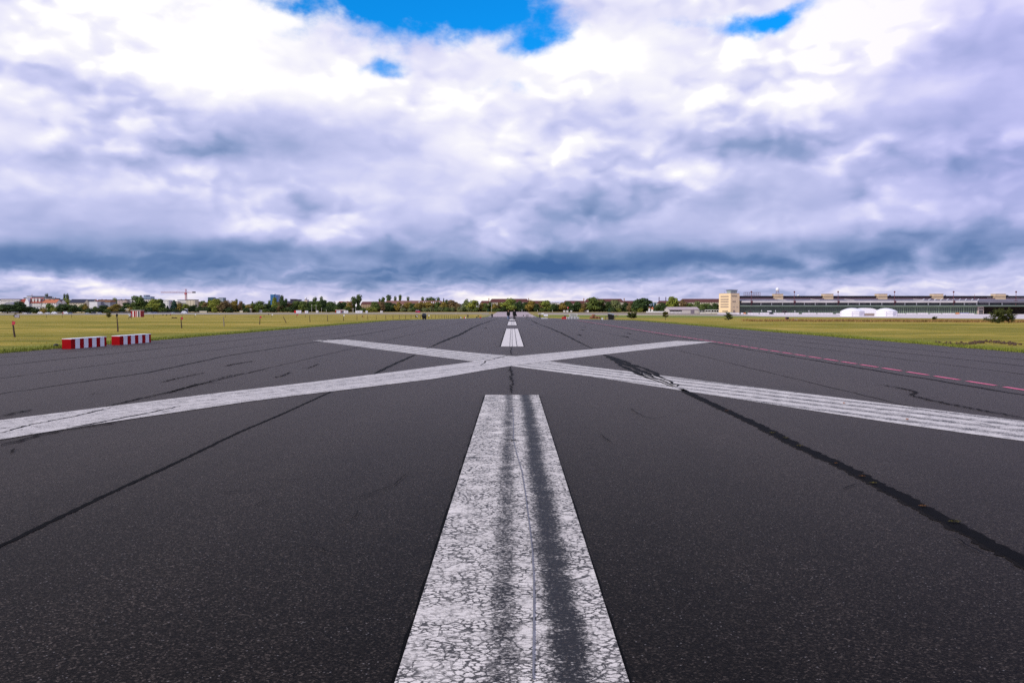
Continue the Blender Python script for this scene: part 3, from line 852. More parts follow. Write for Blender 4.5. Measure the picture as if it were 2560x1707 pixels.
TREES = """20 44 762 D;50 30 755.5 D;74 24 767 D;92 16 771 d;110 13 768 y;127 15 760 G;135 12 768 l;112 24 752 D+;152 20 761 D;167 26 761 D;186 24 763 D;165 34 749.5 L+;188 18 757 G+;163.5 5 737 P++;170.5 6 736.5 P++;119 5 736 P++
205 16 763 G;215 12 760 Y;228 20 771 d;241 14 767 G;258 26 764.5 D;287 18 747.5 L+;289 24 761.5 Y;317 20 757.5 D;334 20 759 G;350 28 742 G;367 16 755 D;388 30 749.5 L;360 16 769 g;326 18 769 y;308 14 770 d;340 14 768 g;376 14 768 d;270 14 773 g
404 18 750 D;437 17 752.5 C;420 9 765 C;450 18 759.5 Y;463 18 761 L;476 20 765 D;486 12 763 D;500 18 767 D;511 18 754 G;520 26 757 B;525.5 9 751.5 D;540 30 749.5 L;550 17 756.5 D;557 18 756 B;570 16 752.5 B;583 21 753.5 Y;592.5 5 749.5 P+;537 12 770 l;560 22 769 D;591 22 765 G;409 18 769 g;432 20 771 d;458 16 772 d;515 22 768 D;575 18 769 d
602 10 754.5 B;611 9 760 D;632 9 755 C;648.5 25 754.5 G;640 17 765.5 G;673.5 22 760 D;662 11 769.5 g;687.5 13 745.5 L;694 20 755.5 G;706.5 13 741 D;715 7 748.5 D;700 18 757 B;719 25 759 B;740 22 754 G;760 22 754.5 G;779 22 755 G;797 18 754 G;789 6 744.5 P+;785 4 748 P+;646 9 768.5 g;618 16 770 d;635 12 767 D;755 16 765 L;730 20 767 d;625 16 762 Y;680 20 769 d;710 16 768 G;770 18 768 D;674 5 752 P+
804 7 743 P+;808 22 751.5 D;825 22 755.5 G;836 19 756.5 D;849 16 757 D;861 16 757 G;874 17 757.5 Y;842 14 766.5 g;866 18 767 g;886 13 743.5 P;898 12 738.5 P;895 8 748 P;908 13 769 g;940 20 755.5 G;925 16 768 l;955 15 756 B;957.5 11 745 G+;949 4 748 P+;970 24 757 D;986 17 760 D;996 13 756.5 Y;971 10 739.5 P+;989 6 742.5 P+;820 18 768 d;880 12 766 D;935 16 769 l
1001 6 739 P+;1020.5 5 743.5 P+;1057 6 744.5 P+;1069 9 746 P+;1076 10 744.5 P+;1083 9 747 P+;1095.5 8 745 P+;1109.5 6 747.5 C+;1018 22 757 Y;1030 16 760 D;1043 15 758.5 Y;1058 20 757 Y;1074 19 756 Y;1092 18 756.5 G;1109 18 755 Y;1128 24 752 B;1118 9 751 D+;1142 20 760 B;1165 20 754 H;1181 26 752.5 L;1168 15 750 G+;1133 14 761 D;1008 12 768 h;1025 12 770 h;1034 12 767 g;1045 14 771 d;1062 13 768 h;1079 14 767 h;1090 12 769 g;1101 14 767 h;1115 14 768 g;1130 13 768 h;1150 13 767 h;1160 12 770 g;1174 13 767 h;1187 14 768 g
1205 14 759 Y;1215 14 759 G;1227 10 756.5 D;1238 15 760.5 Y;1250 16 756.5 B;1273 38 748.5 L;1290 18 758 D;1301 16 754 D;1313 16 757 D;1326 24 752.5 Y;1339 15 761 D;1349 18 755.5 B;1367 28 753 L;1387 17 760 D;1396 14 762 B;1243 13 770 g;1221 5 771.5 c;1249 7 773.5 l;1233 10 772 g;1356 14 770 g;1376 12 771 g;1300 20 765 D;1258 12 767 d
1407 22 757.5 Y;1420 17 755 D;1428 15 759 D;1446 18 755 D;1444 17 761 L;1461 16 759.5 B;1485 32 745.5 G;1498 18 757 D;1506 15 755.5 B;1523 17 755 D;1541 24 751.5 H;1561 18 757 D;1576 16 758 B;1596 26 749.5 D;1545 14 771 l;1523 7 771 c;1470 16 764 D;1512 14 765 D;1585 14 768 g;1533 12 768 d;1455 12 770 y
1608 32 747.5 D;1630 6 757 C+;1620 8 761 C+;1637 8 758 C+;1644 10 762 B+;1652 22 758 D;1680 24 744 L;1690 18 758 G;1707 15 752 B;1725 22 759.5 G;1741 16 754.5 H;1756 18 761 G;1768 18 760 G;1786 20 760 D;1776 14 764 D;1600 12 770 l;1664 18 762 D;1715 14 763 Y"""
ADJ = {'D': 'dark green broad tree', 'G': 'mid green broad tree', 'L': 'bright yellow-green broad tree', 'Y': 'golden autumn tree', 'B': 'russet brown tree', 'P': 'tall slender poplar', 'C': 'dark narrow conifer', 'H': 'pale silvery green tree',
       'd': 'low dark green bush', 'g': 'low mid green bush', 'l': 'low yellow-green bush', 'y': 'low golden bush', 'h': 'low pale silvery bush', 'c': 'tiny dark conifer'}
ZONES = [(64, 'at the far left by the cream block'), (122, 'by the big red-roofed gable house'), (200, 'by the orange-roofed house'), (285, 'below the white blank-walled building'), (344, 'between the white building and the tall round tree'),
         (400, 'by the pale blue towers'), (446, 'before the white slab with dark windows'), (492, 'under the red crane'), (566, 'below the dark notched office slab'), (626, 'between the office slab and the blue tower'),
         (702, 'around the blue glass tower'), (760, 'right of the blue glass tower'), (820, 'behind the white and red containers'), (880, 'left of the pair of tall poplars'), (935, 'before the tan brick block'),
         (1000, 'at the left end of the long brown roof'), (1050, 'below the middle of the long brown roof'), (1105, 'below the white dormers of the long roof'), (1150, 'right of the long brown roof'), (1200, 'left of the central maroon-roofed block'),
         (1260, 'below the left part of the central maroon block'), (1320, 'directly behind the two walkers'), (1400, 'between the two maroon-roofed blocks'), (1465, 'left of the second maroon block'), (1530, 'before the second maroon block'),
         (1590, 'below the right wing of the second maroon block'), (1660, 'around the twin far chimneys'), (1720, 'behind the white shed'), (9999, 'left of the yellow control tower')]
def build_trees():
    items = []
    for row in TREES.split('\n'):
        for it in row.split(';'):
            a = it.split()
            k = a[3][0]; back = a[3].count('+')
            items.append((float(a[0]), float(a[1]), float(a[2]), k, back))
    items.sort()
    cnt = {}
    for px, w, ty, k, back in items:
        zi = next(z[1] for z in ZONES if px < z[0])
        cnt.setdefault((k, zi), 0); cnt[(k, zi)] += 1
    seen = {}
    rnd = random.Random(5)
    for px, w, ty, k, back in items:
        zi = next(z[1] for z in ZONES if px < z[0])
        i = seen.get((k, zi), 0); seen[(k, zi)] = i + 1
        lab = ADJ[k] + ' ' + zi
        if cnt[(k, zi)] > 1: lab += f', {nth(i)} from left'
        Z = ZF(px) + rnd.uniform(2, 16) + 150 * back
        if k in 'dglyhc': Z = ZF(px) + rnd.uniform(-6, 0)
        g = GX(px, Z)
        h = hgt(ty, Z) * 1.02
        ww = w * mpp(Z) * 1.16
        shape = 'poplar' if k == 'P' else 'conifer' if k in 'Cc' else 'bush' if k in 'dglyh' else 'broad'
        name = {'poplar': 'poplar_tree', 'conifer': 'conifer_tree', 'bush': 'bush', 'broad': 'broadleaf_tree'}[shape]
        plant(name, shape, k.upper(), g.x, g.y, g.z - .3, ww, h + .3, lab, 'bush' if shape == 'bush' else 'tree',
              {'bush': 'bushes along the far edge of the field', 'poplar': 'poplars on the skyline', 'conifer': 'conifers among the far trees', 'broad': 'trees along the far edge of the field'}[shape])
build_trees()
# a low dark hedge closing the gaps under the crowns
def hedge(px0, px1, ytop, mat, label):
    rnd = random.Random(int(px0)); bm = bmesh.new()
    px = px0
    while px < px1:
        Z = ZF(px) + 10 + rnd.uniform(0, 8); g = GX(px, Z); h = hgt(ytop + rnd.uniform(-1.5, 1.5), Z)
        cards(bm, ((g.x, g.y, g.z + h * .5), (2.6, 2.0, h * .6)), 60, 1.2, rnd, .2)
        px += 3.2
    for v in bm.verts: v.co.z = v.co.z
    me = bpy.data.meshes.new('hedge'); bm.to_mesh(me); bm.free(); me.materials.append(mat)
    tag(link('hedge', me), label, 'hedge', kind='stuff')
for a, b, t, k, l in ((0, 275, 773, 'D', 'dark hedge under the trees before the far left houses'), (275, 620, 774, 'D', 'dark undergrowth along the gardens below the crane'), (620, 1000, 771, 'D', 'dark undergrowth under the tree row left of the brown roof'),
                      (1000, 1400, 770, 'D', 'dark undergrowth at the end of the runway'), (1400, 1800, 771, 'D', 'dark undergrowth before the maroon-roofed blocks')):
    hedge(a, b, t, LM[k], l)

# ------------------------------------------------------------------ buildings
def house(name, label, px0, px1, ye, yr, Z, wall, roof, rtype='gable', dep=12, inset=3, cat='house', wins=None, chim=None, skip_front=False, group=None, wmat=None, over=.3, frame=None):
    """px0..px1 columns, ye / yr photo rows of eaves and ridge, wins: rows of (y0, y1, n, width px)."""
    a, b = GX(px0, Z), GX(px1, Z)
    r = thing(name, label, cat, (a.x, a.y, gz(Z) - .6), 0, group)
    W = b.x - a.x
    he = hgt(ye, Z) + .6
    mb = MB().box(0, W, 0, dep, 0, he)
    if rtype == 'gable':
        hr = hgt(yr, Z + dep / 2) + .6 - (gz(Z) - gz(Z + dep / 2))
        mb.hull([(0, 0.01, he), (0, dep - .01, he), (0, dep / 2, hr - .1)], [(W, 0.01, he), (W, dep - .01, he), (W, dep / 2, hr - .1)])
    wl = mb.build('wall', wall, r)
    hr = hgt(yr, Z + dep / 2) + .6 + gz(Z + dep / 2) - gz(Z)
    if rtype == 'gable':
        m2 = MB()
        t = .25
        s = (hr - he) / (dep / 2)
        for sg in (0, 1):
            y0 = -over if sg == 0 else dep + over
            pr = [(y0, he - over * s), (dep / 2, hr), (dep / 2, hr + t), (y0, he - over * s + t)]
            m2.hull([(-over, y, z) for y, z in pr], [(W + over, y, z) for y, z in pr])
        rf = m2.build('roof', roof, r)
    elif rtype == 'hip':
        i = inset * mpp(Z)
        o = over
        m2 = MB()
        A = [(-o, -o, he), (W + o, -o, he), (W + o, dep + o, he), (-o, dep + o, he)]
        R1, R2 = (i, dep / 2, hr), (W - i, dep / 2, hr)
        for f in ((A[0], A[1], R2, R1), (A[1], A[2], R2), (A[2], A[3], R1, R2), (A[3], A[0], R1), (A[3], A[2], A[1], A[0])):
            m2.face(list(f))
        rf = m2.build('roof', roof, r)
    else:
        rf = MB().box(-over, W + over, -over, dep + over, he + .002, hgt(yr, Z) + .6).build('roof', roof, r)
    if chim:
        for cpx, cw, ct in chim:
            cx = (cpx - px0) * mpp(Z); w = cw * mpp(Z)
            MB().box(cx - w / 2, cx + w / 2, dep * .35, dep * .35 + w, he - .5, hgt(ct, Z) + .6).build('chimney', BRICK, rf)
    if wins:
        first = None
        for y0, y1, n, wpx in wins:
            z0, z1 = hgt(y1, Z) + .6, hgt(y0, Z) + .6
            w = wpx * mpp(Z)
            for k in range(n):
                cx = W * (k + .5) / n
                if first is None or first['k'] != (round(w, 3), round(z1 - z0, 3)):
                    me = MB().box(-w / 2, w / 2, -.06, .3, 0, z1 - z0).mesh('window', wmat or GLASS)
                    first = {'me': me, 'k': (round(w, 3), round(z1 - z0, 3))}
                link('window', first['me'], r, (cx, 0, z0))
    return r

def build_town():
    Zb = lambda px, e=55: ZF(px) + e
    house('apartment_block', 'long cream block with a row of small windows at the far left', 5, 51, 749, 747.5, Zb(30), PALE, DKROOF, 'flat', cat='building', wins=[(751.5, 754.5, 14, 1.3), (759, 762, 14, 1.3)])
    house('apartment_block', 'white end wall cut by the left picture edge', -14, 3.4, 750, 748, Zb(0, 60), WHITE, SLATE, 'flat', cat='building', wins=[(752, 755, 3, 1.5)])
    hs = thing('grey_hall', 'pale grey barrel-roofed hall before the cream block', 'hall', GX(8, Zb(20, 40)))
    Z = Zb(20, 40); w = 30 * mpp(Z); h = hgt(755.5, Z)
    prof = [(0, 0), (w, 0), (w, h * .55)] + [(w / 2 + w / 2 * math.cos(t), h * .55 + h * .45 * math.sin(t)) for t in [math.pi * i / 10 for i in range(1, 10)]] + [(0, h * .55)]
    MB().hull([(x, 0, z) for x, z in prof], [(x, 20, z) for x, z in prof]).build('shell', GREYW, hs)
    house('house', 'low house with a plain red roof between cream block and gable house', 51, 66.5, 756, 748, Zb(58, 50), PINKW, REDROOF, wins=[(758, 762, 4, 1.2)])
    gh = house('gable_house', 'tall white gabled house with a steep dark red roof', 66, 104, 757, 745, Zb(85, 48), PALE, REDROOF, dep=11, wins=[(758.5, 761, 8, 1.6), (764, 766.5, 8, 1.6)])
    rf = [c for c in gh.children if c.name.startswith('roof')][0]
    Z = Zb(85, 48)
    k = mpp(Z); zp, ze, zg = hgt(744.6, Z) + .6, hgt(756.5, Z) + .6, 0
    MB().hull([(.0, -1.6, zg), (10.6 * k, -1.6, zg), (10.6 * k, -1.6, ze), (5.6 * k, -1.6, zp), (.0, -1.6, ze)], [(.0, 5, zg), (10.6 * k, 5, zg), (10.6 * k, 5, ze), (5.6 * k, 5, zp), (.0, 5, ze)]).build('gable_end', WHITE, gh)
    for px in (84, 91.5, 100):
        x = (px - 66) * mpp(Z)
        MB().box(x - 1.0, x + .6, .9, 4.5, hgt(755, Z) + .6, hgt(746, Z) + .6).build('dormer', PALE, rf)
    for px, yy in ((78, 749), (78, 754), (98, 748.5), (102, 748.5)):
        x = (px - 66) * mpp(Z); y = 5.5 * (757 - yy) / 12
        z = hgt(yy, Z) + .75
        MB().box(x - 1.2, x + 1.2, y - .9, y + .3, z - .3, z + .55).build('skylight', GREYGL, rf)
    house('apartment_block', 'white flat-topped block with a thin dark roof edge behind the gable house', 62, 117, 745.5, 744, Zb(85, 110), PALE, SLATE, 'flat', cat='building', wins=[(746.5, 748, 12, 1.5)])
    house('apartment_block', 'small white penthouse level topmost behind the gable house', 70, 82, 741.5, 740, Zb(85, 120), WHITE, SLATE, 'flat', cat='building', chim=[(77, .8, 735)])
    house('apartment_block', 'grey penthouse level right of the white one behind the gable house', 91, 118, 741.5, 740.3, Zb(85, 121), GREYW, SLATE, 'flat', cat='building')
    house('house', 'orange-roofed white house with two chimneys', 106, 142, 757, 749, Zb(120, 45), PALE, ORROOF, wins=[(758, 761, 6, 1.6)], chim=[(119, 3, 747), (130, 2.4, 748)])
    house('house', 'dark blue slate roof right of the orange one', 133, 153, 757, 748.5, Zb(140, 62), PALE, SLATE, inset=4)
    house('apartment_block', 'bluish stepped blocks on the skyline above the orange roof', 117, 139, 746.5, 745.2, Zb(120, 170), GREYW, SLATE, 'flat', cat='building', chim=[(121, 1, 740), (130, 1, 742), (136, 1.4, 743)])
    house('low_building', 'low white terrace building with railings before the gable house', 78, 121, 767, 766.3, Zb(95, 25), WHITE, WHITE, 'flat', cat='building', wins=[(768.2, 770, 6, 4)])
    house('house', 'cream house with a long dark slate roof', 175, 212, 757, 748.5, Zb(190, 50), CREAM, SLATE, wins=[(758.5, 761, 9, 1.3)])
    house('house', 'dark slate roof with its pale gable beside the blank wall', 211, 232, 757, 749, Zb(220, 58), CREAM, SLATE)
    house('blank_walled_building', 'pale white building with a blank wall', 225, 245, 754, 753.3, Zb(235, 34), WHITE, GREYW, 'flat', cat='building', dep=16)
    house('blank_walled_building', 'blue-grey shaded building adjoining the blank white wall', 245.3, 277, 755.5, 755, Zb(260, 38), GREYW, SLATE, 'flat', cat='building', dep=14, wins=[(763, 765, 2, 5)])  # shaded side of the white building, shade put into the grey wall colour
    house('house', 'brown brick attic storey above the blue-grey wall', 248, 278, 751, 749, Zb(262, 70), BRICK, DKROOF, 'flat', chim=[(252, 1.6, 747.5), (262, 2, 748)])
    house('house', 'small cream house with red-brown roof behind the blank white wall', 228, 247, 753, 751, Zb(238, 75), CREAM, REDROOF, 'flat', chim=[(236, 3, 748)])
    house('apartment_block', 'pinkish block with a dark uneven roofline', 295, 318, 750.5, 749, Zb(305, 60), PINKW, SLATE, 'flat', cat='building', wins=[(752.5, 755, 6, 1.4), (757.5, 760, 6, 1.4)], chim=[(300, 2, 747.5), (311, 3, 747.5)])
    house('apartment_block', 'pale white block adjoining the pinkish one', 318.5, 342, 750, 748.5, Zb(330, 60), PALE, SLATE, 'flat', cat='building', wins=[(753, 755.5, 6, 1.4), (758, 760.5, 6, 1.4)])
    house('apartment_block', 'small pale block just right of the tall round tree', 362, 379, 748.5, 747, Zb(370, 80), PALE, SLATE, 'flat', cat='building', wins=[(750.5, 753, 4, 2)])
    TOW = pm("haze-tinted cladding", (.24, .33, .48), .5, .12)  # bluish distance haze put into the wall colour
    house('tower', 'taller narrow pale blue tower on the left skyline', 361, 367.3, 738.5, 737.4, 1500, TOW, GREYW, 'flat', cat='tower', dep=16, wins=[(740, 741, 3, 1), (742.5, 743.5, 3, 1)])
    house('tower', 'broader lower blue tower beside the narrow one', 367.6, 378.6, 742, 741.2, 1500, TOW, GREYW, 'flat', cat='tower', dep=16, wins=[(743, 744, 5, 1)])
    house('apartment_block', 'white slab with one column of dark windows', 405, 422.5, 751, 750, Zb(412, 45), WHITE, SLATE, 'flat', cat='building', wins=[(753.5, 756, 3, 1.4), (758.3, 760.8, 3, 1.4), (763, 765.5, 3, 1.4)])
    house('apartment_block', 'white block with a red panel left of the crane', 423.5, 445, 753.5, 752.8, Zb(434, 48), CREAM, WHITE, 'flat', cat='building', wins=[(753.8, 756, 4, 2), (758, 760.5, 4, 2), (763, 765.5, 4, 2)])
    Z = Zb(434, 48); 
    p_ = [o for o in COL.objects if o.get('label', '').startswith('white block with a red panel')][0]
    MB().box(0.6, 2.3, -.12, .2, hgt(759, Z), hgt(754.5, Z)).build('red_panel', REDP, p_)
    house('apartment_block', 'pale block with dark roof edge directly under the crane mast', 445.5, 467, 751, 749.6, Zb(455, 50), PALE, SLATE, 'flat', cat='building', wins=[(756.5, 761, 8, 1.2)])
    house('apartment_block', 'cream and white block right of the crane mast', 467.5, 488, 750, 748.8, Zb(478, 46), CREAM, SLATE, 'flat', cat='building', wins=[(752, 754, 3, 1.3), (757.5, 759.5, 3, 1.3), (762, 764, 3, 1.3)])
    house('apartment_block', 'small orange brick block right of the crane', 488.5, 501, 754.5, 753.8, Zb(494, 55), TANW, BRICK, 'flat', cat='building', wins=[(757, 759, 4, 1.4), (762, 764, 4, 1.4)])
    # dark office slab with raised ends
    Z = 1500; a = GX(521, Z); k = mpp(Z)
    r = thing('office_slab', 'dark teal office slab with two raised ends', 'office building', (a.x, Z, gz(Z)))
    DT = pm("dark teal glass", (.035, .085, .12), .3, .25, .2, spec=.6)
    MB().box(0, 13 * k, 0, 14, 0, hgt(743.3, Z)).build('left_tower', DT, r).name = 'end_tower'
    MB().box(26.5 * k, 39 * k, 0, 14, 0, hgt(744, Z)).build('end_tower', DT, r)
    MB().box(13 * k + .02, 26.5 * k - .02, .6, 13, 0, hgt(746.2, Z)).build('middle_wing', DT, r)
    wm = MB().box(-.55, .55, -.1, .3, 0, 1.0).mesh('window', pm("pale window strip", (.45, .5, .6), .3, .1))
    for row in range(4):
        for q in range(8):
            link('window', wm, r, ((27.3 + q * 1.45) * k, 0, hgt(746.6 + row * 2.3, Z)))
    # blue glass tower
    Z = 1600; a = GX(677, Z); k = mpp(Z)
    r = thing('glass_tower', 'tall blue glass tower with a white cap', 'tower', (a.x, Z, gz(Z)))
    BG = pm("blue glass facade", (.05, .20, .42), .25, .2, .15, spec=.6)
    BG2 = pm("dark blue facade", (.055, .12, .33), .3, .2, .15, spec=.6)
    MB().box(0, 9.5 * k, 0, 16, 0, hgt(736.2, Z)).build('glass_wing', BG, r)
    MB().box(9.5 * k + .03, 19 * k, 1.0, 17, 0, hgt(736.6, Z)).build('glass_wing', BG2, r)
    MB().lathe([(3.2, 0), (3.6, .8), (2.4, 1.6), (.6, 2.2)], 12, (7 * k, 8, hgt(736.2, Z) + .01)).build('roof_cap', WHITE, r)
    st = pm("blue spandrel", (.03, .10, .26), .4, .1)
    sm = MB().box(.1, 9.4 * k, -.12, .2, 0, .9).mesh('spandrel', st)
    for i in range(7):
        link('spandrel', sm, r, (0, 0, hgt(739 + i * 2.7, Z)))
    # dark complex right of it
    Z = 1200; k = mpp(Z)
    house('office_complex', 'long dark flat-roofed complex with a white roof dome', 716, 780, 753.3, 752.6, Z, pm("dusky purple facade", (.10, .09, .16), .7, .2), GREYW, 'flat', cat='office building', dep=20, wins=[(755, 756.5, 20, 1.6)])
    house('office_complex', 'darker upper block on top of the long complex', 726.5, 738, 748.3, 747.5, Z - 1, pm("dark purple cladding", (.035, .03, .06), .6, .2), SLATE, 'flat', cat='office building', dep=14)
    house('office_complex', 'lower blue-black upper block right of the darker one', 738.5, 749, 749.3, 748.6, Z - 1, pm("dark purple cladding", (.035, .03, .06)), SLATE, 'flat', cat='office building', dep=14)
    house('office_complex', 'brown stair block under the white dome of the long complex', 762, 769, 750, 749.4, Z - 1, PINKW, SLATE, 'flat', cat='office building', dep=10)
    r = thing('roof_dome', 'small white radome on the brown stair block', 'radome', (GX(764.3, Z).x, Z + 4, hgt(749.4, Z) + gz(Z)))
    MB().lathe([(.5, -.6), (.6, .6), (1.6, 1.6), (1.7, 2.5), (1.0, 3.4), (.2, 3.7)], 12).build('dome', WHITE, r, smooth=True)
    house('house', 'low reddish roofs left of the tall poplars', 849, 857, 756, 753.6, Zb(855, 130), PINKW, REDROOF, 'flat')
    house('house', 'pinkish low house with two roof blocks left of the poplars', 860, 879, 756.5, 754, Zb(870, 130), PINKW, BRROOF, 'flat', chim=[(868, 3.5, 753), (873, 3, 753.5)])
    # tan brick block
    house('brick_block', 'tan brick block with two rows of dark windows beside the poplars', 902.5, 953, 760.5, 754, Zb(928, 30), TANW, DKROOF, 'hip', dep=12, inset=2, cat='building', wins=[(762, 764.2, 12, 1.3), (766.5, 768.7, 12, 1.3), (771, 773, 12, 1.3)])
    # long brown roof
    lb = house('long_block', 'long low block with a brown tiled hip roof', 958, 1109, 761, 751.7, Zb(1030, 35), CREAM, BRROOF, 'hip', dep=13, inset=7, cat='building', wins=[(762, 764, 40, 1.2)])
    rf = [c for c in lb.children if c.name.startswith('roof')][0]
    Z = Zb(1030, 35)
    for px in (1047, 1058.5, 1063.5, 1068.5, 1078.5, 1083, 1088.5, 1098.5):
        x = (px - 958) * mpp(Z); ytop = 752.7 if px == 1047 else 754
        z0, z1 = hgt(758.5 if px != 1047 else 760.5, Z) + .5, hgt(ytop + .5, Z) + .6
        y = lambda z: max(0, (z - (hgt(761, Z) + .6)) / ((hgt(751.7, Z + 6.5) - hgt(761, Z))) * 6.5)
        MB().hull([(x - .3, y(z0) - .35, z0), (x + .3, y(z0) - .35, z0), (x + .3, y(z0) + .4, z0), (x - .3, y(z0) + .4, z0)],
                  [(x - .3 + .2, y(z1) - .35, z1 + .3), (x + .3 + .2, y(z1) - .35, z1 + .3), (x + .5, y(z1) + .4, z1 + .3), (x - .1, y(z1) + .4, z1 + .3)]).build('roof_light', WHITE, rf)
    # maroon-roofed blocks
    def maroon(lab, L, Mn, Rr, px_ch, Zc, wmat):
        (l0, l1), (m0, m1), (r0, r1) = L, Mn, Rr
        r = house('apartment_block', lab, m0, m1, 755.6, 747, Zc, CREAM, DKROOF, 'hip', dep=14, inset=6.5, cat='building',
                  wins=[(756.4, 759.4, int((m1 - m0) / 4), 1.5), (762, 765, int((m1 - m0) / 4), 1.5)])
        k = mpp(Zc)
        for p0, p1, side in ((l0, l1, 0), (r0, r1, 1)):
            if p0 is None: continue
            x0, x1 = (p0 - m0) * k, (p1 - m0) * k
            he, hr = hgt(759, Zc) + .6, hgt(751.9, Zc + 7) + .6 + gz(Zc + 7) - gz(Zc)
            MB().box(x0, x1, 1.5, 12.5, 0, he).build('wing_wall', CREAM, r)
            i = 5 * k
            a0, a1 = (x0 + i, x1) if side == 0 else (x0, x1 - i)
            m2 = MB()
            A = [(x0, 1.2, he), (x1, 1.2, he), (x1, 12.8, he), (x0, 12.8, he)]
            for f in ((A[0], A[1], (a1, 7, hr), (a0, 7, hr)), (A[1], A[2], (a1, 7, hr)), (A[2], A[3], (a0, 7, hr), (a1, 7, hr)), (A[3], A[0], (a0, 7, hr))):
                m2.face(list(f))
            m2.build('wing_roof', DKROOF, r)
            wme = MB().box(-.55, .55, -.06, .3, 0, 1.4).mesh('window', wmat)
            for q in range(int((x1 - x0) / 3)):
                link('window', wme, r, (x0 + 1.5 + q * 3, 1.5, hgt(763.5, Zc) + .6))
        for cp in px_ch:
            x = (cp - m0) * k
            MB().box(x - .5, x + .5, 6, 7.2, hgt(756, Zc), hgt(746.2, Zc + 6) + 1).build('chimney', BRICK, r)
        return r
    maroon('central maroon-roofed block straight behind the two walkers', (1199, 1222.5), (1222.7, 1323.5), (1323.7, 1377), (1222, 1321.8), Zb(1280, 30), GLASS)
    maroon('second maroon-roofed block, right of the runway end', (1408, 1461.5), (1461.7, 1560.5), (1560.7, 1600), (1460.5, 1561.8), Zb(1500, 30), GLASS)
    maroon('third maroon-roofed block reaching behind the yellow tower', (1645, 1701.5), (1701.7, 1812), (None, None), (), Zb(1720, 60), GLASS)
    house('low_building', 'distant pale low roofs between the first two maroon blocks', 1378, 1398, 757.5, 756, Zb(1388, 200), PALE, GREYW, 'flat', cat='building', chim=[(1382, 1, 754.5), (1388, 1.4, 755)])
    house('low_building', 'distant bluish flat hall left of the twin chimneys', 1628, 1646, 756, 754.5, 1500, TOW, PALE, 'flat', cat='building')
    for px, lab in ((1647, 'left one of the twin far grey-blue chimneys'), (1663.7, 'right one of the twin far grey-blue chimneys')):
        Z = 1600; g = GX(px, Z)
        r = thing('factory_chimney', lab, 'chimney', (g.x, Z, gz(Z)), group='twin far chimneys')
        hh = hgt(743.8, Z)
        MB().tube((0, 0, 0), (0, 0, hh), 1.25, .85, 12).build('shaft', pm("grey-blue brick", (.13, .12, .20), .8, .1), r)
        MB().tube((0, 0, hh + .01), (0, 0, hh + .8), 1.1, 1.1, 12).build('rim', SLATE, r)
    # conical-roofed cottage, fence and shed
    Z = Zb(1632, 10); g = GX(1631, Z)
    r = thing('cottage', 'tiny white round cottage with an orange cone roof', 'house', g)
    MB().lathe([(1.4, 0), (1.5, hgt(773, Z))], 12).build('wall', WHITE, r)
    MB().lathe([(1.8, hgt(773, Z)), (.9, hgt(769.5, Z)), (.15, hgt(767.2, Z))], 12).build('roof', ORROOF, r)
    house('hut', 'narrow white hut left of the round cottage', 1621, 1625, 770, 768, Zb(1624, 12), WHITE, ORROOF, cat='hut', dep=4)
    Z = 640
    sh = house('shed', 'white gabled shed with a pale rusty roof and an open left half', 1672, 1747, 774.2, 768, G(1700, 784).y, pm("whitewashed boards", (.52, .48, .46), .8, .15), pm("pale rusty sheet roof", (.44, .36, .36), .7, .2, .5), 'gable', dep=24, cat='shed', over=.5)
    Z = G(1700, 784).y; k = mpp(Z)
    MB().box(.8, 32 * k, -.15, .05, hgt(778.5, Z) + .6, hgt(774.8, Z) + .4).build('opening', BLACK, sh)  # black panel on the wall, painted as the shade inside an opening
    mb = MB()
    for i in range(9): mb.box(1 + i * 1.32, 1.3 + i * 1.32, -.25, .02, .6, hgt(778.3, Z) + .6)
    mb.build('fence_panel', WHITE, sh)
    MB().box(54 * k, 63 * k, -.15, .05, .6, hgt(775.2, Z) + .6).build('sliding_door', pm("mauve door", (.20, .17, .22), .7, .1), sh)
    Z = Zb(1640, -20); a, b = GX(1615, Z), GX(1660, Z)
    r = thing('white_fence', 'white picket fence before the tiny round cottage', 'fence', a)
    MB().box(0, b.x - a.x, 0, .12, hgt(781.5, Z), hgt(778.3, Z)).build('rail', WHITE, r)
    mb = MB()
    for i in range(16): mb.box((b.x - a.x) * i / 15 - .12, (b.x - a.x) * i / 15 + .12, -.1, -.02, 0, hgt(778 - (i % 3) * .4, Z))
    mb.build('pickets', WHITE, r)
    for px0, px1, lab in ((1749, 1760, 'small dark canopy with white posts just right of the shed'), (1763, 1776, 'middle pale canopy between shed and yellow tower'), (1778, 1796, 'long pale-roofed canopy beside the yellow tower')):
        Z = G(px0, 784.3).y; a, b = GX(px0, Z), GX(px1, Z); W = b.x - a.x
        r = thing('canopy', lab, 'canopy', a, 0, 'canopies beside the yellow tower')
        MB().box(-.3, W + .3, -.3, 5, hgt(775.5, Z), hgt(774.2, Z)).build('roof', WHITE if px0 != 1749 else SLATE, r)
        MB().box(0, W, 2.4, 2.6, hgt(784, Z), hgt(775.6, Z)).build('back_wall', BLACK, r)
        for i in range(4): MB().box(W * i / 3 - .15, W * i / 3 + .15, -.15, .15, 0, hgt(775.6, Z)).build('post', WHITE, r)
        MB().box(-.5, W + .5, -1.2, -1.0, 0, hgt(779.8 if px0 != 1749 else 781, Z)).build('screen', PALE, r)
build_town()

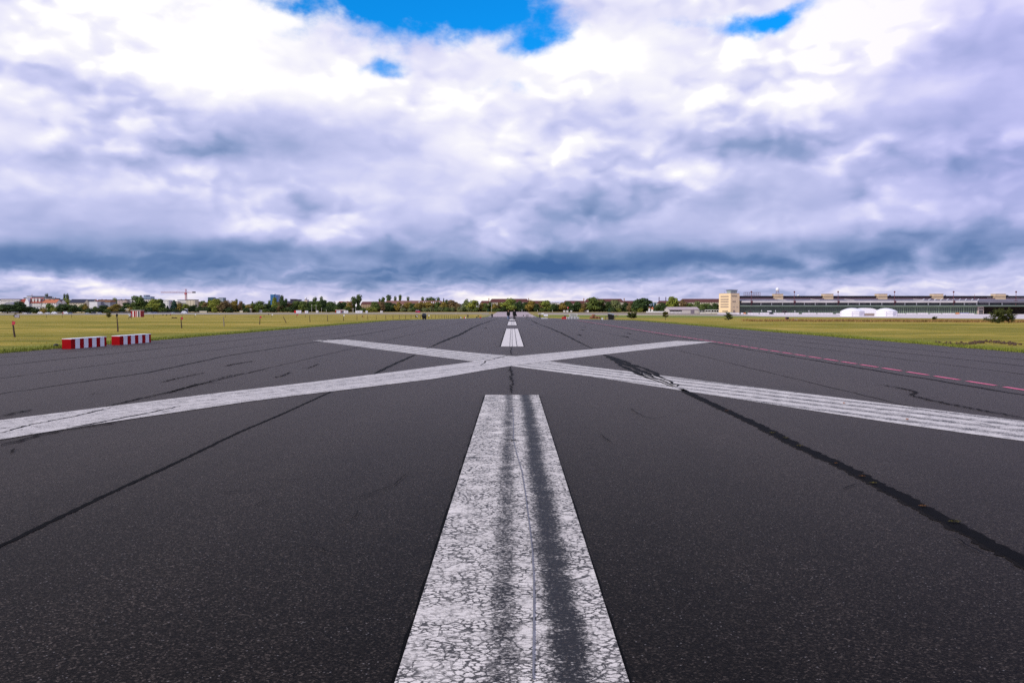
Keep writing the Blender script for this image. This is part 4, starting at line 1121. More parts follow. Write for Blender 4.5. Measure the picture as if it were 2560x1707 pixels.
def build_crane():
    Z = ZF(467) + 60; g = GX(466.7, Z); k = mpp(Z)
    r = thing('tower_crane', 'red and white tower crane with a long jib', 'crane', g)
    RED = pm("faded red steel", (.42, .10, .12), .6, .15); CRW = pm("pink-white steel", (.55, .36, .38), .6, .1)
    def lattice(p0, p1, wdt, name, mat, seg):
        mb = MB(); p0, p1 = Vector(p0), Vector(p1); d = p1 - p0; n = d.normalized(); u = n.orthogonal().normalized(); w = n.cross(u)
        cs = [u * wdt + w * wdt, u * wdt - w * wdt, -u * wdt - w * wdt, -u * wdt + w * wdt]
        for c in cs: mb.tube(p0 + c, p1 + c, wdt * .22, None, 4)
        for i in range(seg):
            for j in range(4):
                a = p0 + d * i / seg + cs[j]; b = p0 + d * (i + 1) / seg + cs[(j + 1) % 4]
                mb.tube(a, b, wdt * .13, None, 4)
        return mb.build(name, mat, r)
    hj = hgt(731.3, Z); ht = hgt(722.5, Z)
    lattice((0, 0, 0), (0, 0, hj), .8, 'mast', RED, 14)
    lattice((0, 0, hj + .01), (0, 0, ht), .5, 'tower_top', RED, 4)
    lattice((.9, 0, hj), (24.5 * k, 0, hj), .35, 'counter_jib', RED, 6)
    lattice((-.9, 0, hj), (-63 * k, 0, hj + .2), .55, 'jib', CRW, 22)
    MB().box(16.5 * k, 23.5 * k, -.7, .7, hj - .6, hj + 1.0).build('counterweight', DKMET, r)
    MB().box(-1.2, 1.2, -1.6, -.2, hj - 2.4, hj - .2).build('cab', RED, r)
    for px in (22, -30, -55):
        MB().tube((0, 0, ht), (px * k, 0, hj + .5), .06, None, 4).build('stay_cable', CRW, r)
build_crane()

def build_tower():
    t = R(25); Zb_ = 770.0; base = gz(Zb_) - .4
    B = Vector((546 / F * Zb_, Zb_, base)); La, Lb = 16.7, 10.4
    r = thing('control_tower', 'yellow five-storey control tower with a glazed lookout cab', 'tower', B, t)
    YL = pm("pale yellow limestone", (.78, .60, .38), .85, .05, .4)
    k = Zb_ / F; hh = lambda y: H + (776 - y) * k - base
    top = hh(733.8)
    MB().box(0, Lb, 0, La, 0, top).build('wall', YL, r)       # front face at y=0, long lit face at x=0
    MB().box(-.15, Lb + .15, -.15, La + .15, top + .002, top + .35).build('roof_edge', PINKW, r)
    pane = GREYGL
    for y0, y1 in ((739.4, 742.7), (746.6, 750), (752.6, 756), (759.4, 762.4), (765.4, 768.7)):
        f = MB().box(-.10, .2, 3.0, 14.2, hh(y1), hh(y0)).build('window_band', pane, r)
        mb = MB()
        for i in range(1, 7): mb.box(-.18, -.08, 3 + i * 1.6 - .1, 3 + i * 1.6 + .1, hh(y1), hh(y0))
        mb.build('mullions', YL, f)
    for i in range(5): MB().box(-.08, .2, 4 + i * 1.6, 4.8 + i * 1.6, hh(780.5), hh(776)).build('window', GLASS, r)
    w5 = MB().box(-.28, .28, -.08, .2, 0, 1.5).mesh('window', GLASS)
    for i in range(5): link('window', w5, r, (1.6 + i * 1.35, 0, hh(742)))
    for i in range(3): link('window', w5, r, (2.7 + i * 1.3, 0, hh(756)))
    w4 = MB().box(-.3, .3, -.08, .2, 0, .9).mesh('window', GREYGL)
    for xx in (3.2, 4.3, 7.2, 8.4): link('window', w4, r, (xx, 0, hh(769)))
    MB().box(2.9, 5.2, -.1, .2, 0, hh(775.3)).build('door', GREYGL, r)
    cab = MB().hull([(1.0, 1.0, top + .36), (7.6, 1.0, top + .36), (7.6, 6.5, top + .36), (1.0, 6.5, top + .36)], [(.6, .6, top + 2.9), (8, .6, top + 2.9), (8, 6.9, top + 2.9), (.6, 6.9, top + 2.9)]).build('lookout_cab', pm("pale green glass", (.30, .36, .36), .15, .2, spec=.6), r)
    mb = MB()
    for xx in (1.0, 3.2, 5.4, 7.6): mb.tube((xx, .95, top + .36), (xx + (xx - 4.3) * .1, .5, top + 2.9), .1, None, 5)
    mb.build('cab_frame', SLATE, cab)
    MB().box(.2, 8.6, .2, 7.4, top + 2.91, top + 3.4).build('cab_roof', SLATE, cab)
    MB().tube((-.0, 9, top + .3), (0, 9, top + 4.5), .06, .03, 5).build('antenna', SLATE, r)
build_tower()

def build_hangar():
    Z0 = 776.0; zb = gz(Z0) - .3
    X = lambda px, Z=Z0: (px - CX) / F * Z * 1.0007
    hh = lambda y, Z=Z0: H + (776 - y) * Z / F - zb
    A = X(1849)
    r = thing('hangar', 'very long dark hangar with a stepped grey roof and green glazed doors', 'hangar', (A, Z0, zb))
    lx = lambda px, Z=Z0: X(px, Z) - A
    W = lx(2680)
    GRN = pm("dark green steel", (.13, .19, .14), .6, .15, .3); GRNL = pm("pale green mullions", (.30, .40, .27), .6, .1)
    DG = pm("dark green glass", (.07, .09, .08), .3, .3, .2, spec=.5); RFM = pm("grey-blue sheet roof", (.19, .18, .22), .55, .14, .08, streak=(1, .2, 1))
    UPW = pm("sooty brick", (.12, .085, .08), .8, .25, .1); FASC = pm("pale fascia", (.55, .52, .52), .6, .1, .1); RST = pm("rusty steel", (.13, .045, .055), .7, .2)
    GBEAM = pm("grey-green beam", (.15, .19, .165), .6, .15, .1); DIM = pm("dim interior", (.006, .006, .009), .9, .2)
    h_door, h_beam, h_win, h_fas = hh(766.3), hh(763), hh(756.6), hh(752.3)
    # doors
    bays = [1849, 1876, 1903, 1930, 1957, 1984, 2011, 2038, 2065, 2092, 2119, 2146, 2173, 2203, 2232, 2261, 2290, 2320, 2349.5, 2379.5, 2412, 2445]
    for a, b in zip(bays, bays[1:]):
        x0, x1 = lx(a) + .03, lx(b) - .03
        d = MB().box(x0, x1, 3.0, 3.4, 0, h_door - .01).build('hangar_door', DG, r)
        mb = MB(); n = 6
        for i in range(n + 1):
            xx = x0 + .2 + (x1 - x0 - .4) * i / n
            mb.box(xx - .17, xx + .17, 2.8, 3.0, 0, h_door - .9)
        mb.box(x0, x1, 2.82, 2.99, h_door - .88, h_door - .02)
        mb.box(x0, x1, 2.82, 2.99, .1, .75)
        mb.build('mullions', GRNL if a > 2190 else GRN, d)  # paler green mullions on the right-hand doors
    MB().box(lx(2446), lx(2461), 2.2, 6, 0, h_door - .02).build('pier', PINKW, r)
    w = [c for c in r.children if c.name == 'pier'][0]
    for y0, y1 in ((770, 772.8), (776, 780.5), (781.5, 786)):
        MB().box(lx(2449), lx(2459.5), 2.1, 2.3, hh(y1), hh(y0)).build('window', GLASS, w)
    MB().box(lx(2461.2), W, 38, 38.5, 0, h_door).build('interior_wall', DIM, r)  # darkness of the open bay put into the near-black wall and floor colour
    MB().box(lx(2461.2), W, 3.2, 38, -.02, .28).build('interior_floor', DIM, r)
    MB().box(0, W, -1.2, 4, h_door, h_beam).build('door_beam', GBEAM, r)
    # clerestory
    MB().box(0, W, 1.4, 1.9, h_beam + .002, h_win - .002).build('clerestory', GLASS, r)
    rnd = random.Random(3)
    pmats = [pm("grey panel", (.16, .15, .18), .6, .1), pm("dark panel", (.045, .05, .07), .5, .1), pm("mid panel", (.10, .095, .12), .5, .1)]
    posts = [1901, 1928, 1955, 2009.5, 2036.5, 2064, 2119, 2147, 2174.5, 2203, 2260.5, 2289.5, 2319, 2348.5, 2409, 2440, 2471, 2503, 2564]
    for a, b in zip([1852] + posts, posts):
        for q in range(3):
            if rnd.random() < .62:
                x0 = lx(a) + (lx(b) - lx(a)) * q / 3 + .3
                MB().box(x0, x0 + (lx(b) - lx(a)) / 3 - .5, 1.25, 1.38, h_beam + .4, h_win - .15).build('clerestory_panel', rnd.choice(pmats), r)
    pme = MB().box(-.28, .28, -.3, 1.2, 0, h_win - h_beam - .02).mesh('white_post', WHITE)
    for p in posts: link('white_post', pme, r, (lx(p), 0, h_beam + .01))
    # fascia segments between the masts
    cuts = [1849, 1876, 1983, 2092, 2232.5, 2379.5, 2440]
    for a, b in zip(cuts, cuts[1:]):
        MB().box(lx(a) + 1.1, lx(b) - 1.1, -3.2, 1.6, h_win, h_fas).build('fascia', FASC, r)
    MB().box(lx(2440) + .2, W, -3.0, 1.6, h_win, h_fas + .1).build('fascia', RFM, r)
    for p in (1876, 1983, 2092, 2232.5, 2379.5, 2535):
        MB().box(lx(p) - 1.0, lx(p) + 1.0, -2.9, 1.5, h_win + .05, h_fas + .4).build('roof_bracket', RST, r)
        m = MB().tube((lx(p), -1.5, h_beam), (lx(p), -1.5, hh(731.5)), .28, .18, 8).build('floodlight_mast', RST, r)
        MB().lathe([(.3, 0), (.75, .6), (.75, 1.4), (.2, 1.8)], 8, (lx(p), -1.5, hh(732.5))).build('lamp_head', RST, m)
    m = MB().tube((lx(2446), 8, h_fas), (lx(2446), 8, hh(735)), .15, .12, 6).build('floodlight_mast', RST, r)
    # roof slope, upper storey and top slab
    yb = 24.0; hr = hh(747, Z0 + yb)
    MB().hull([(0, -3.0, h_fas + .01), (0, yb, hr), (0, yb, hr - .4), (0, -3.0, h_fas - .3)], [(W, -3.0, h_fas + .01), (W, yb, hr), (W, yb, hr - .4), (W, -3.0, h_fas - .3)]).build('lower_roof', RFM, r)
    MB().box(0, W, yb - 6, yb - 5.7, hr - 1.2, hr + .55).build('roof_step', pm("roof kerb", (.14, .09, .12), .6, .1), r)
    ht = hh(742.3, Z0 + yb)
    MB().box(0, W, yb + .01, yb + 40, 0, ht).build('upper_wall', UPW, r)
    MB().box(-.5, W, yb - 2.5, yb + 41, ht + .01, ht + .95).build('top_slab', SLATE, r)
    MB().box(0, .4, 2, yb, 0, h_door + 3).build('end_wall', UPW, r)
    for p0, p1, z in ((2465, 2478, 0), (2509, 2520.5, 0), (2522, 2534, 0), (2536.5, 2548.5, 0), (2550, 2562, 0)):
        MB().box(lx(p0, 800), lx(p1, 800), yb - .15, yb + .02, hr + .15, hr + 1.15).build('white_window_strip', WHITE, r)  # plain white strips for the upper windows
    YB = pm("sandstone blocks", (.55, .42, .29), .85, .1, .3)
    for p0, p1 in ((1932, 1953), (2055, 2077.5), (2189, 2211.5), (2327, 2350.5), (2480, 2505.5)):
        x0, x1 = lx(p0, 798), lx(p1, 798); zt = hh(735.3, 798)
        s = MB().box(x0, x1, yb - 6.3, yb + 2, hr - .6, ht - .3).box(x0, x1, yb - 6.3, yb + 2, ht + .1, zt).build('stair_tower', YB, r)
        MB().box(x0 + .2, x1 - .2, yb - 6.0, yb + 2, ht - .3, ht + .1).build('dark_gap', SLATE, s)  # dark recessed line between the two blocks
        MB().box(x0 - .2, x1 + .2, yb - 6.6, yb + 2.3, zt + .002, zt + .25).build('coping', PINKW, s)
    # radar dome
    xd = lx(1940.5, 800); zt = hh(735.3, 798) + .25
    stnd = MB()
    for dx, dy in ((-1.1, -1), (1.1, -1), (1.1, 1), (-1.1, 1)): stnd.tube((xd + dx * 1.3, yb - 2 + dy * 1.3, zt), (xd + dx * .8, yb - 2 + dy * .8, zt + 2.6), .12, None, 5)
    stnd.tube((xd - 1.4, yb - 3.3, zt), (xd + 1, yb - 3, zt + 2.6), .08, None, 5).build('radar_stand', RST, r)
    MB().lathe([(.3, 0), (1.2, .4), (1.75, 1.3), (1.75, 2.2), (1.3, 3.1), (.5, 3.55), (.1, 3.6)], 14, (xd, yb - 2, zt + 2.4)).build('radar_dome', WHITE, r, smooth=True)
    MB().lathe([(1.2, 0), (1.1, .7), (.5, 1.2), (.1, 1.3)], 12, (lx(1996, 800), yb + 2, ht + .95)).build('small_dome', WHITE, r, smooth=True)
    # sign frame
    mb = MB(); x0, x1 = lx(1858.5, 800), lx(1899.5, 800); z0, z1 = hh(738.2, 800), hh(731.2, 800)
    for z in (z0, z1): mb.box(x0, x1, yb, yb + .25, z - .14, z + .14)
    for i in range(10):
        xx = x0 + (x1 - x0) * i / 9; mb.box(xx - .1, xx + .1, yb + .02, yb + .22, ht + .9, z1)
        if i < 9: mb.tube((xx, yb + .1, z1), (xx + (x1 - x0) / 9, yb + 1.6, ht + .9), .06, None, 4)
    mb.build('sign_frame', RST, r)
    # skylights and roof stairs
    roofz = lambda y: h_fas + (hr - h_fas) * (y + 3) / (yb + 3)
    for p in (2297, 2312.5, 2327, 2342, 2357.5, 2372.5, 2388, 2403.5, 2419, 2434):
        xx = lx(p, 785)
        MB().hull([(xx - .7, 3, roofz(3) + .1), (xx + .2, 3, roofz(3) + .1), (xx + 8.4, 16, roofz(16) + .2), (xx + 7.5, 16, roofz(16) + .2)],
                  [(xx - .7, 3, roofz(3) + .5), (xx + .2, 3, roofz(3) + .5), (xx + 8.4, 16, roofz(16) + .6), (xx + 7.5, 16, roofz(16) + .6)]).build('skylight', WHITE, r)
    for p in (1949, 2032, 2117, 2290):
        xx = lx(p, 785)
        MB().hull([(xx - 1, 14, roofz(14) + .1), (xx - .2, 14, roofz(14) + .1), (xx + 3, 0, roofz(0) + .1), (xx + 2.2, 0, roofz(0) + .1)],
                  [(xx - 1, 14, roofz(14) + .5), (xx - .2, 14, roofz(14) + .5), (xx + 3, 0, roofz(0) + .5), (xx + 2.2, 0, roofz(0) + .5)]).build('roof_stair', FASC, r)
    for p, w_, t_ in ((2224, 8, 738), (2362, 5, 738.3), (2516, 12, 737.5), (2222, 2, 737.2)):
        MB().lathe([(w_ * .12, 0), (w_ * .14, .4), (w_ * .08, .9), (.1, 1.1)], 8, (lx(p, 805), yb + 6, ht + .95)).build('roof_vent', DKMET, r)
build_hangar()

def build_tents():
    TW = pm("white tent membrane", (.82, .80, .84), .55, .03)
    def tent(pxc, wpx, ytop, yb, lab, arch=False, name='domed_tent'):
        Z = G(pxc, yb).y; g = GX(pxc, Z); k = mpp(Z); rr = wpx * k / 2
        r = thing(name, lab, 'tent', g, R(12), 'white domed tents on the apron')
        hd = hgt(778.5, Z); ht = hgt(ytop, Z)
        MB().lathe([(rr, -.3), (rr * .985, hd * .5), (rr, hd)], 12).build('drum_wall', TW, r)
        prof = [(rr * 1.01, hd + .002)] + [(rr * f, hd + (ht - hd) * (1 - f ** 2.1)) for f in (.97, .9, .8, .68, .54, .38, .2)] + [(.05, ht)]
        MB().lathe(prof, 24).build('dome_roof', TW, r, smooth=True)
        MB().lathe([(rr * 1.012, hd * .48), (rr * 1.012, hd * .53)], 12).build('wall_band', pm("pale lilac band", (.62, .58, .68), .6, .05), r)
        for a in (R(-125), R(-60)):
            x, y = rr * 1.0 * math.cos(a), rr * 1.0 * math.sin(a)
            MB().box(-.35, .35, -.2, .2, 0, hd).build('corner_rib', pm("pale lilac band", (.62, .58, .68)), r, (x, y, 0), a + math.pi / 2)
        return r
    tent(2129.5, 57, 769.8, 790.3, 'left white domed tent, largest of three on the apron')
    tent(2213.5, 53, 770.3, 790.5, 'right white domed tent with a shaded right flank')
    Z = G(2172, 789.5).y + 6; g = GX(2170, Z); k = mpp(Z)
    r = thing('link_tent', 'lower arched middle tent with a dark entrance between two domes', 'tent', g, 0, 'white domed tents on the apron')
    w = 46 * k; h0, ht = hgt(776, Z), hgt(770.2, Z)
    for yy, nm, h_s, mt in ((0, 'front_arch', 1.0, TW), (6, 'rear_arch', 1.06, TW)):
        prof = [(-w / 2, 0), (w / 2, 0)] + [(w / 2 * math.cos(t), h0 * .8 + (ht - h0 * .8) * h_s * math.sin(t)) for t in [math.pi * i / 14 for i in range(15)]]
        MB().hull([(x, yy, z) for x, z in prof], [(x, yy + 5.5, z) for x, z in prof]).build(nm, mt, r)
    MB().box(-w * .26, w * .38, -.2, .1, 0, hgt(783.3, Z)).build('entrance', GREYGL, r)
    # banner walls and clutter in front of the hangar
    BAN = pm("white banner cloth", (.72, .68, .72), .7, .06, .4)
    segs = [(1851, 1862, 781.6, 'white'), (1868, 1896, 782.0, ''), (1898, 1922, 781.8, ''), (1933, 1960, 782.2, ''), (1962, 1996, 782, ''), (2004, 2040, 782, ''), (2042, 2081, 782, ''), (2089, 2101, 783, ''),
            (2241, 2262, 783.2, ''), (2264, 2290, 782.6, ''), (2292, 2319, 782.2, ''), (2323, 2352, 783.0, ''), (2354, 2386, 782.8, ''), (2392, 2434, 783.2, '')]
    for i, (a_, b_, t_, q) in enumerate(segs):
        Z = 752.0; a, b = GX(a_, Z), GX(b_, Z)
        r = thing('banner_wall', 'low white banner wall before the hangar doors, ' + nth(i) + ' from the yellow tower', 'banner', a, 0, 'banner walls before the hangar')
        hb, htp = hgt(786.0, Z), hgt(t_, Z)
        MB().box(0, b.x - a.x, 0, .12, max(0.05, hb), htp).build('cloth', BAN, r)
        mb = MB(); n = max(2, int((b.x - a.x) / 2.4))
        for j in range(n + 1):
            xx = (b.x - a.x) * j / n; mb.box(xx - .05, xx + .05, -.1, -.01, 0, htp + .1)
        mb.build('frame_posts', pm("light steel", (.5, .48, .5), .5, .1), r)
    for px0, px1, y0, y1, col, lab in ((2388, 2397, 781.8, 785, 'orange', 'orange banner board before the pale green doors'), (2398, 2421, 782, 783.1, 'blue', 'long narrow blue board on the banner wall'), (1858, 1864, 781.6, 784.6, 'orange', 'small orange tarpaulin beside the yellow tower'),
                                       (1810, 1816, 780.5, 784, 'yellow', 'yellow board before the yellow tower'), (1817, 1831, 780.5, 784.5, 'green', 'pale green container before the yellow tower')):
        Z = 748.0; a, b = GX(px0, Z), GX(px1, Z)
        m_ = pm(col + " board", {'orange': (.62, .22, .08), 'blue': (.22, .20, .50), 'yellow': (.62, .45, .10), 'green': (.35, .50, .40)}[col], .6, .1)
        r = thing('board', lab, 'board', a)
        MB().box(0, b.x - a.x, 0, .25 if col != 'green' else 2.4, hgt(y1, Z), hgt(y0, Z)).build('panel', m_, r)
        MB().box(.1, .25, .05, .2, 0, hgt(y1, Z)).box(b.x - a.x - .25, b.x - a.x - .1, .05, .2, 0, hgt(y1, Z)).build('support', DKMET, r)
    r = thing('banner_wall', 'long white hoarding at the foot of the yellow tower', 'banner', GX(1793, 742), 0, 'banner walls before the hangar')
    MB().box(0, 55 * mpp(742), 0, .15, .2, hgt(781.5, 742)).build('cloth', BAN, r)
    MB().box(0, 55 * mpp(742), -.1, -.02, hgt(781.5, 742) - .15, hgt(781.5, 742)).build('top_rail', CONC, r)
    for i, (px, yt, w_, mt, lab) in enumerate(((1876, 775.8, 4, DKMET, 'dark airport steps vehicle before the left doors'), (1925, 776.5, 6, SLATE, 'grey tug with a canopy before the hangar doors'), (1960, 776, 4, DKMET, 'left dark box trolley of a pair before the doors'), (1965.5, 776.3, 4, DKMET, 'right dark box trolley of a pair before the doors'))):
        Z = 760; g = GX(px, Z); w = w_ * mpp(Z)
        r = thing('ground_vehicle', lab, 'vehicle', g, 0, 'ground vehicles before the hangar')
        MB().box(-w, w, 0, 3, .5, hgt(yt + 3.2, Z)).build('body', mt, r)
        MB().box(-w * .9, w * .5, .2, 2.8, hgt(yt + 3.2, Z) + .01, hgt(yt, Z)).build('cab', WHITE if i == 1 else mt, r)
        for sx in (-.6, .6):
            MB().tube((sx * w, -.1, .5), (sx * w, .3, .5), .5, None, 10).build('wheel', BLACK, r)
    for i, (px, yt) in enumerate(((1904.5, 775), (1939, 775.5), (1987.5, 776.5), (2022.5, 776))):
        Z = 757; g = GX(px, Z)
        r = thing('flag_pole', 'thin white flag pole before the hangar doors, ' + nth(i) + ' from the left', 'pole', g, 0, 'white poles before the hangar')
        MB().tube((0, 0, 0), (-.4, 0, hgt(yt, Z)), .14, .1, 6).build('pole', WHITE, r)
        MB().box(-.7, -.2, -.04, .04, hgt(yt + 3, Z), hgt(yt, Z)).build('flag', WHITE, r)
build_tents()
# ------------------------------------------------------------------ things on and beside the runway
def barrier(px0, py0, length, label, yw=.34, h=.365):
    g = G(px0, py0)
    r = thing('striped_barrier', label, 'barrier', g, 0, 'red and white barriers on the runway edge')
    RB = pm("barrier red", (.34, .004, .008), .7, .16, 3, spec=.05); WB = pm("barrier white", (.84, .84, .86), .6, .07, 3, spec=.1)
    MB().box(0, yw, 0, length, 0, h).build('body', RB, r)
    mb_w = length / 8.6
    me = MB().box(.2, yw + .012, 0, mb_w, .004, h + .003).mesh('white_stripe', WB)
    for i in range(4):
        link('white_stripe', me, r, (0, mb_w * (.95 + 2 * i), 0))
    MB().box(-.004, yw + .015, .012, length + .006, h + .004, h + .026).build('top_strip', WB, r)
barrier(155, 872.6, 2.72, 'red and white striped barrier nearer to the camera, left runway edge')
barrier(279, 862.6, 3.0, 'red and white striped barrier further along the left runway edge')

POSTS = [(31.5, 802.5, 37.5, 843, 'red', ''), (293, 797, 294.5, 829.5, '', ''), (452.5, 793, 454.5, 820.5, 'red', ''), (559, 792, 560, 816, '', 'pale'), (650, 790.5, 649, 811, 'red', ''), (708, 791.5, 716, 807.5, '', ''), (774, 788.5, 775, 805, '', ''),
         (818.5, 788, 819, 803.5, '', ''), (858.5, 787, 859, 802, 'white', ''), (892.5, 787, 892.5, 800.3, '', ''), (918.5, 787.5, 919.8, 799.6, '', ''), (941, 788, 941, 799, '', ''), (964.5, 787.5, 964.5, 798.3, '', ''), (982.5, 787.6, 982.5, 797.6, '', ''), (998.5, 787.5, 998.5, 797.6, '', ''),
         (1014, 787.8, 1014, 797.2, '', ''), (1027.5, 788, 1027.5, 796.9, '', ''), (1051.3, 788, 1051.3, 796.7, '', ''), (1071, 787.8, 1071, 796.5, 'white', ''), (1079.3, 788, 1079.3, 796.4, '', ''), (1088.5, 787, 1088.5, 796.3, '', ''), (1097.5, 787.5, 1097.5, 796.2, '', ''), (1104.5, 787.8, 1104.5, 796.1, '', ''),
         (1111, 787.6, 1111, 796.0, '', ''), (1116.5, 787.8, 1116.5, 796.0, '', ''), (1121.5, 787.5, 1121.5, 795.9, '', ''), (1127, 787.8, 1127, 795.9, '', ''), (1132, 787.7, 1132, 795.8, '', ''), (1137, 787.8, 1137, 795.8, '', ''), (1142, 787.8, 1142, 795.8, '', ''), (1146.5, 788, 1146.5, 795.7, '', '')]
POSTS2 = [(48.5, 787, 48.7, 795, '', ''), (116, 785.5, 116.2, 794.8, '', ''), (156, 781, 155.7, 794.5, 'red', ''), (179, 785, 179, 794.5, '', ''), (384.5, 786, 384, 794, '', ''), (455.3, 787, 455, 794, '', ''), (487, 785.5, 487, 794, 'white', ''), (563.5, 787, 563.5, 793.8, '', ''),
          (660.4, 786.8, 660, 793.7, '', ''), (679.3, 786, 679.3, 793.5, 'white', ''), (742, 786, 741.6, 793.4, 'red', ''), (763.3, 786.3, 763.3, 793.3, '', '')]
def build_posts():
    RT = pm("red cloth tag", (.42, .03, .06), .7, .25, 9); WT = pm("white plastic tag", (.65, .65, .68), .6, .1); PALEW = pm("pale weathered wood", (.20, .17, .15), .85, .3, 6)
    rnd = random.Random(4)
    for row, (lst, grp, where) in enumerate(((POSTS, 'stakes along the left verge', 'along the left verge'), (POSTS2, 'far stakes in the left meadow', 'in the far meadow on the left'))):
        for i, (tx, ty, bx, by, tg, shade) in enumerate(lst):
            b = G(bx, by); Z = b.y
            t = P(tx, ty, Z) - b
            wood = PALEW if shade else WOOD
            desc = ('leaning bare' if abs(tx - bx) > 5 else {'red': 'red-tagged', 'white': 'white-tagged', '': 'pale bare' if shade else 'thin bare'}[tg])
            lab = f'{desc} wooden stake {where}, {nth(i)} from the left'
            if i == 1 and row == 0: lab = 'bare dark stake just behind the striped barriers, second from the left'
            r = thing('wooden_stake', lab, 'stake', b, 0, grp)
            rad = max(.035, .055 - .0001 * Z) if Z < 160 else .045 + .00012 * Z
            mb = MB(); n = 5
            prev = Vector((0, 0, -.1))
            for k in range(1, n + 1):
                cur = t * (k / n) + Vector((rnd.uniform(-1, 1) * rad * .35, 0, 0)) * (0 if k == n else 1)
                mb.tube(prev, cur, rad * (1.1 - .07 * k), rad * (1.05 - .07 * k), 7)
                prev = cur
            mb.build('post', wood, r)
            if tg:
                s = 4.6 * mpp(Z) if Z < 60 else max(.10, 1.7 * mpp(Z))
                o = t * .90 + Vector((s * .9, -rad - .02, 0))
                if i == 0 and row == 0: o = t * .88 + Vector((s * .75, -rad - .02, 0))
                MB().hull([(-s * .9, -.012, -s), (s * .8, -.012, -s * .9), (s, -.012, s * .8), (-s * .6, -.012, s)], [(-s * .9, .012, -s), (s * .8, .012, -s * .9), (s, .012, s * .8), (-s * .6, .012, s)]).build('tag', RT if tg == 'red' else WT, r, tuple(o), rnd.uniform(-.2, .2))
build_posts()

# ------------------------------------------------------------------ people
SKIN = pm("skin", (.45, .28, .20), .6, .05)
def skin_obj(name, verts, edges, radii, mat, parent, sub=1):
    me = bpy.data.meshes.new(name); me.from_pydata(verts, edges, []); me.materials.append(mat)
    o = link(name, me, parent)
    md = o.modifiers.new('skin', 'SKIN'); md.use_smooth_shade = True
    if not me.skin_vertices: 
        bm = bmesh.new(); bm.from_mesh(me); bm.verts.layers.skin.verify(); bm.to_mesh(me); bm.free()
    for i, rr in enumerate(radii):
        sv = me.skin_vertices[0].data[i]
        sv.radius = rr if isinstance(rr, tuple) else (rr, rr)
        sv.use_root = (i == 0)
    s = o.modifiers.new('sub', 'SUBSURF'); s.levels = s.render_levels = sub
    return o
def person(label, loc, rot, coat, legs, hair, height=1.75, stride=.16, hair_len=0.0, coat_low=.80, arm=.0, bag=None, shoes=None, seated=False, cat='person', group=None, lean=0.0, name='person', backpack=None, reach=None):
    """Standing/walking figure facing local +Y."""
    r = thing(name, label, cat, loc, rot, group)
    s = height / 1.75
    r.scale = (s, s, s)
    V, E, Rr = [], [], []
    def v(p, rad, par=None):
        V.append(p); Rr.append(rad)
        if par is not None: E.append((par, len(V) - 1))
        return len(V) - 1
    hipz = .95 if not seated else .95
    ly = lean
    pel = v((0, 0, hipz), (.125, .095))
    sp = v((0, ly * .4, hipz + .20), (.12, .09), pel)
    ch = v((0, ly * .8, hipz + .40), (.14, .10), sp)
    nk = v((0, ly, hipz + .56), .05, ch)
    h0 = v((0, ly + .02, hipz + .64), (.075, .09), nk)
    v((0, ly + .015, hipz + .74), (.07, .085), h0)
    J = {}
    for sx in (-1, 1):
        st = stride * sx
        sh = v((sx * .175, ly * .8, hipz + .46), .055, ch)
        if reach:
            e = (sx * .22, reach * .5 + ly, hipz + .26); w = (sx * .20, reach + ly, hipz + .12)
        else:
            e = (sx * .235, ly * .6 - st * arm - .02, hipz + .20); w = (sx * .245, ly * .4 - st * 1.2 * arm + .06, hipz - .05)
        el = v(e, .042, sh); wr = v(w, .028, el)
        pm_ = v((w[0], w[1] + .012, w[2] - .07), .030, wr)
        for f in range(4):
            fx = (f - 1.5) * .018
            k1 = v((w[0] + fx * .4 * sx, w[1] + fx + .014, w[2] - .11 - .004 * (1.5 - abs(f - 1.5))), .0085, pm_)
            v((w[0] - .012 * sx, w[1] + fx + .018, w[2] - .155 - .006 * (1.5 - abs(f - 1.5))), .0075, k1)
        th = v((w[0] - .012 * sx, w[1] + .045, w[2] - .075), .009, wr)
        v((w[0] - .016 * sx, w[1] + .055, w[2] - .11), .008, th)
        if seated:
            kn = (sx * .10, .36, hipz - .12 - .1 * sx); an = (sx * .10, .22, hipz - .50 - .1 * sx)
        else:
            kn = (sx * .10, st * .55 + .05, hipz - .45); an = (sx * .095, st * 1.25 - .03, .085)
        hp = v((sx * .09, 0, hipz - .06), .088, pel); k = v(kn, .060, hp); a = v(an, .043, k); t = v((an[0], an[1] + .15, an[2] - .045), .036, a)
        J[sx] = dict(sh=V[sh], el=e, wr=w, hip=V[hp], kn=kn, an=an, toe=V[t])
    skin_obj('body', V, E, Rr, SKIN, r)
    # coat
    V, E, Rr = [], [], []
    cp = v((0, 0, hipz + .02), (.205, .165)); c1 = v((0, ly * .4, hipz + .20), (.170, .135), cp); c2 = v((0, ly * .8, hipz + .41), (.165, .122), c1); v((0, ly, hipz + .53), (.075, .07), c2)
    v((0, 0, (hipz + coat_low) / 2), (.225, .18), cp); lo = v((0, 0, coat_low - .03), (.225, .18), len(V) - 1)
    for sx in (-1, 1):
        a = v(tuple(J[sx]['sh']), .075, c2); b = v(J[sx]['el'], .060, a); w = Vector(J[sx]['wr']); el = Vector(J[sx]['el']); v(tuple(el.lerp(w, .93)), .045, b)
    skin_obj('coat', V, E, [tuple(q * 1.28 for q in x) if isinstance(x, tuple) else x * 1.3 for x in Rr], coat, r)
    V, E, Rr = [], [], []
    tp = v((0, 0, hipz - .02), (.135, .105))
    for sx in (-1, 1):
        a = v(J[sx]['hip'], .098, tp); b = v(J[sx]['kn'], .072, a); an = Vector(J[sx]['an']); v((an.x, an.y, an.z + .0), .060, b)
    skin_obj('trousers', V, E, [tuple(q * 1.05 for q in x) if isinstance(x, tuple) else x * 1.18 for x in Rr], legs, r)
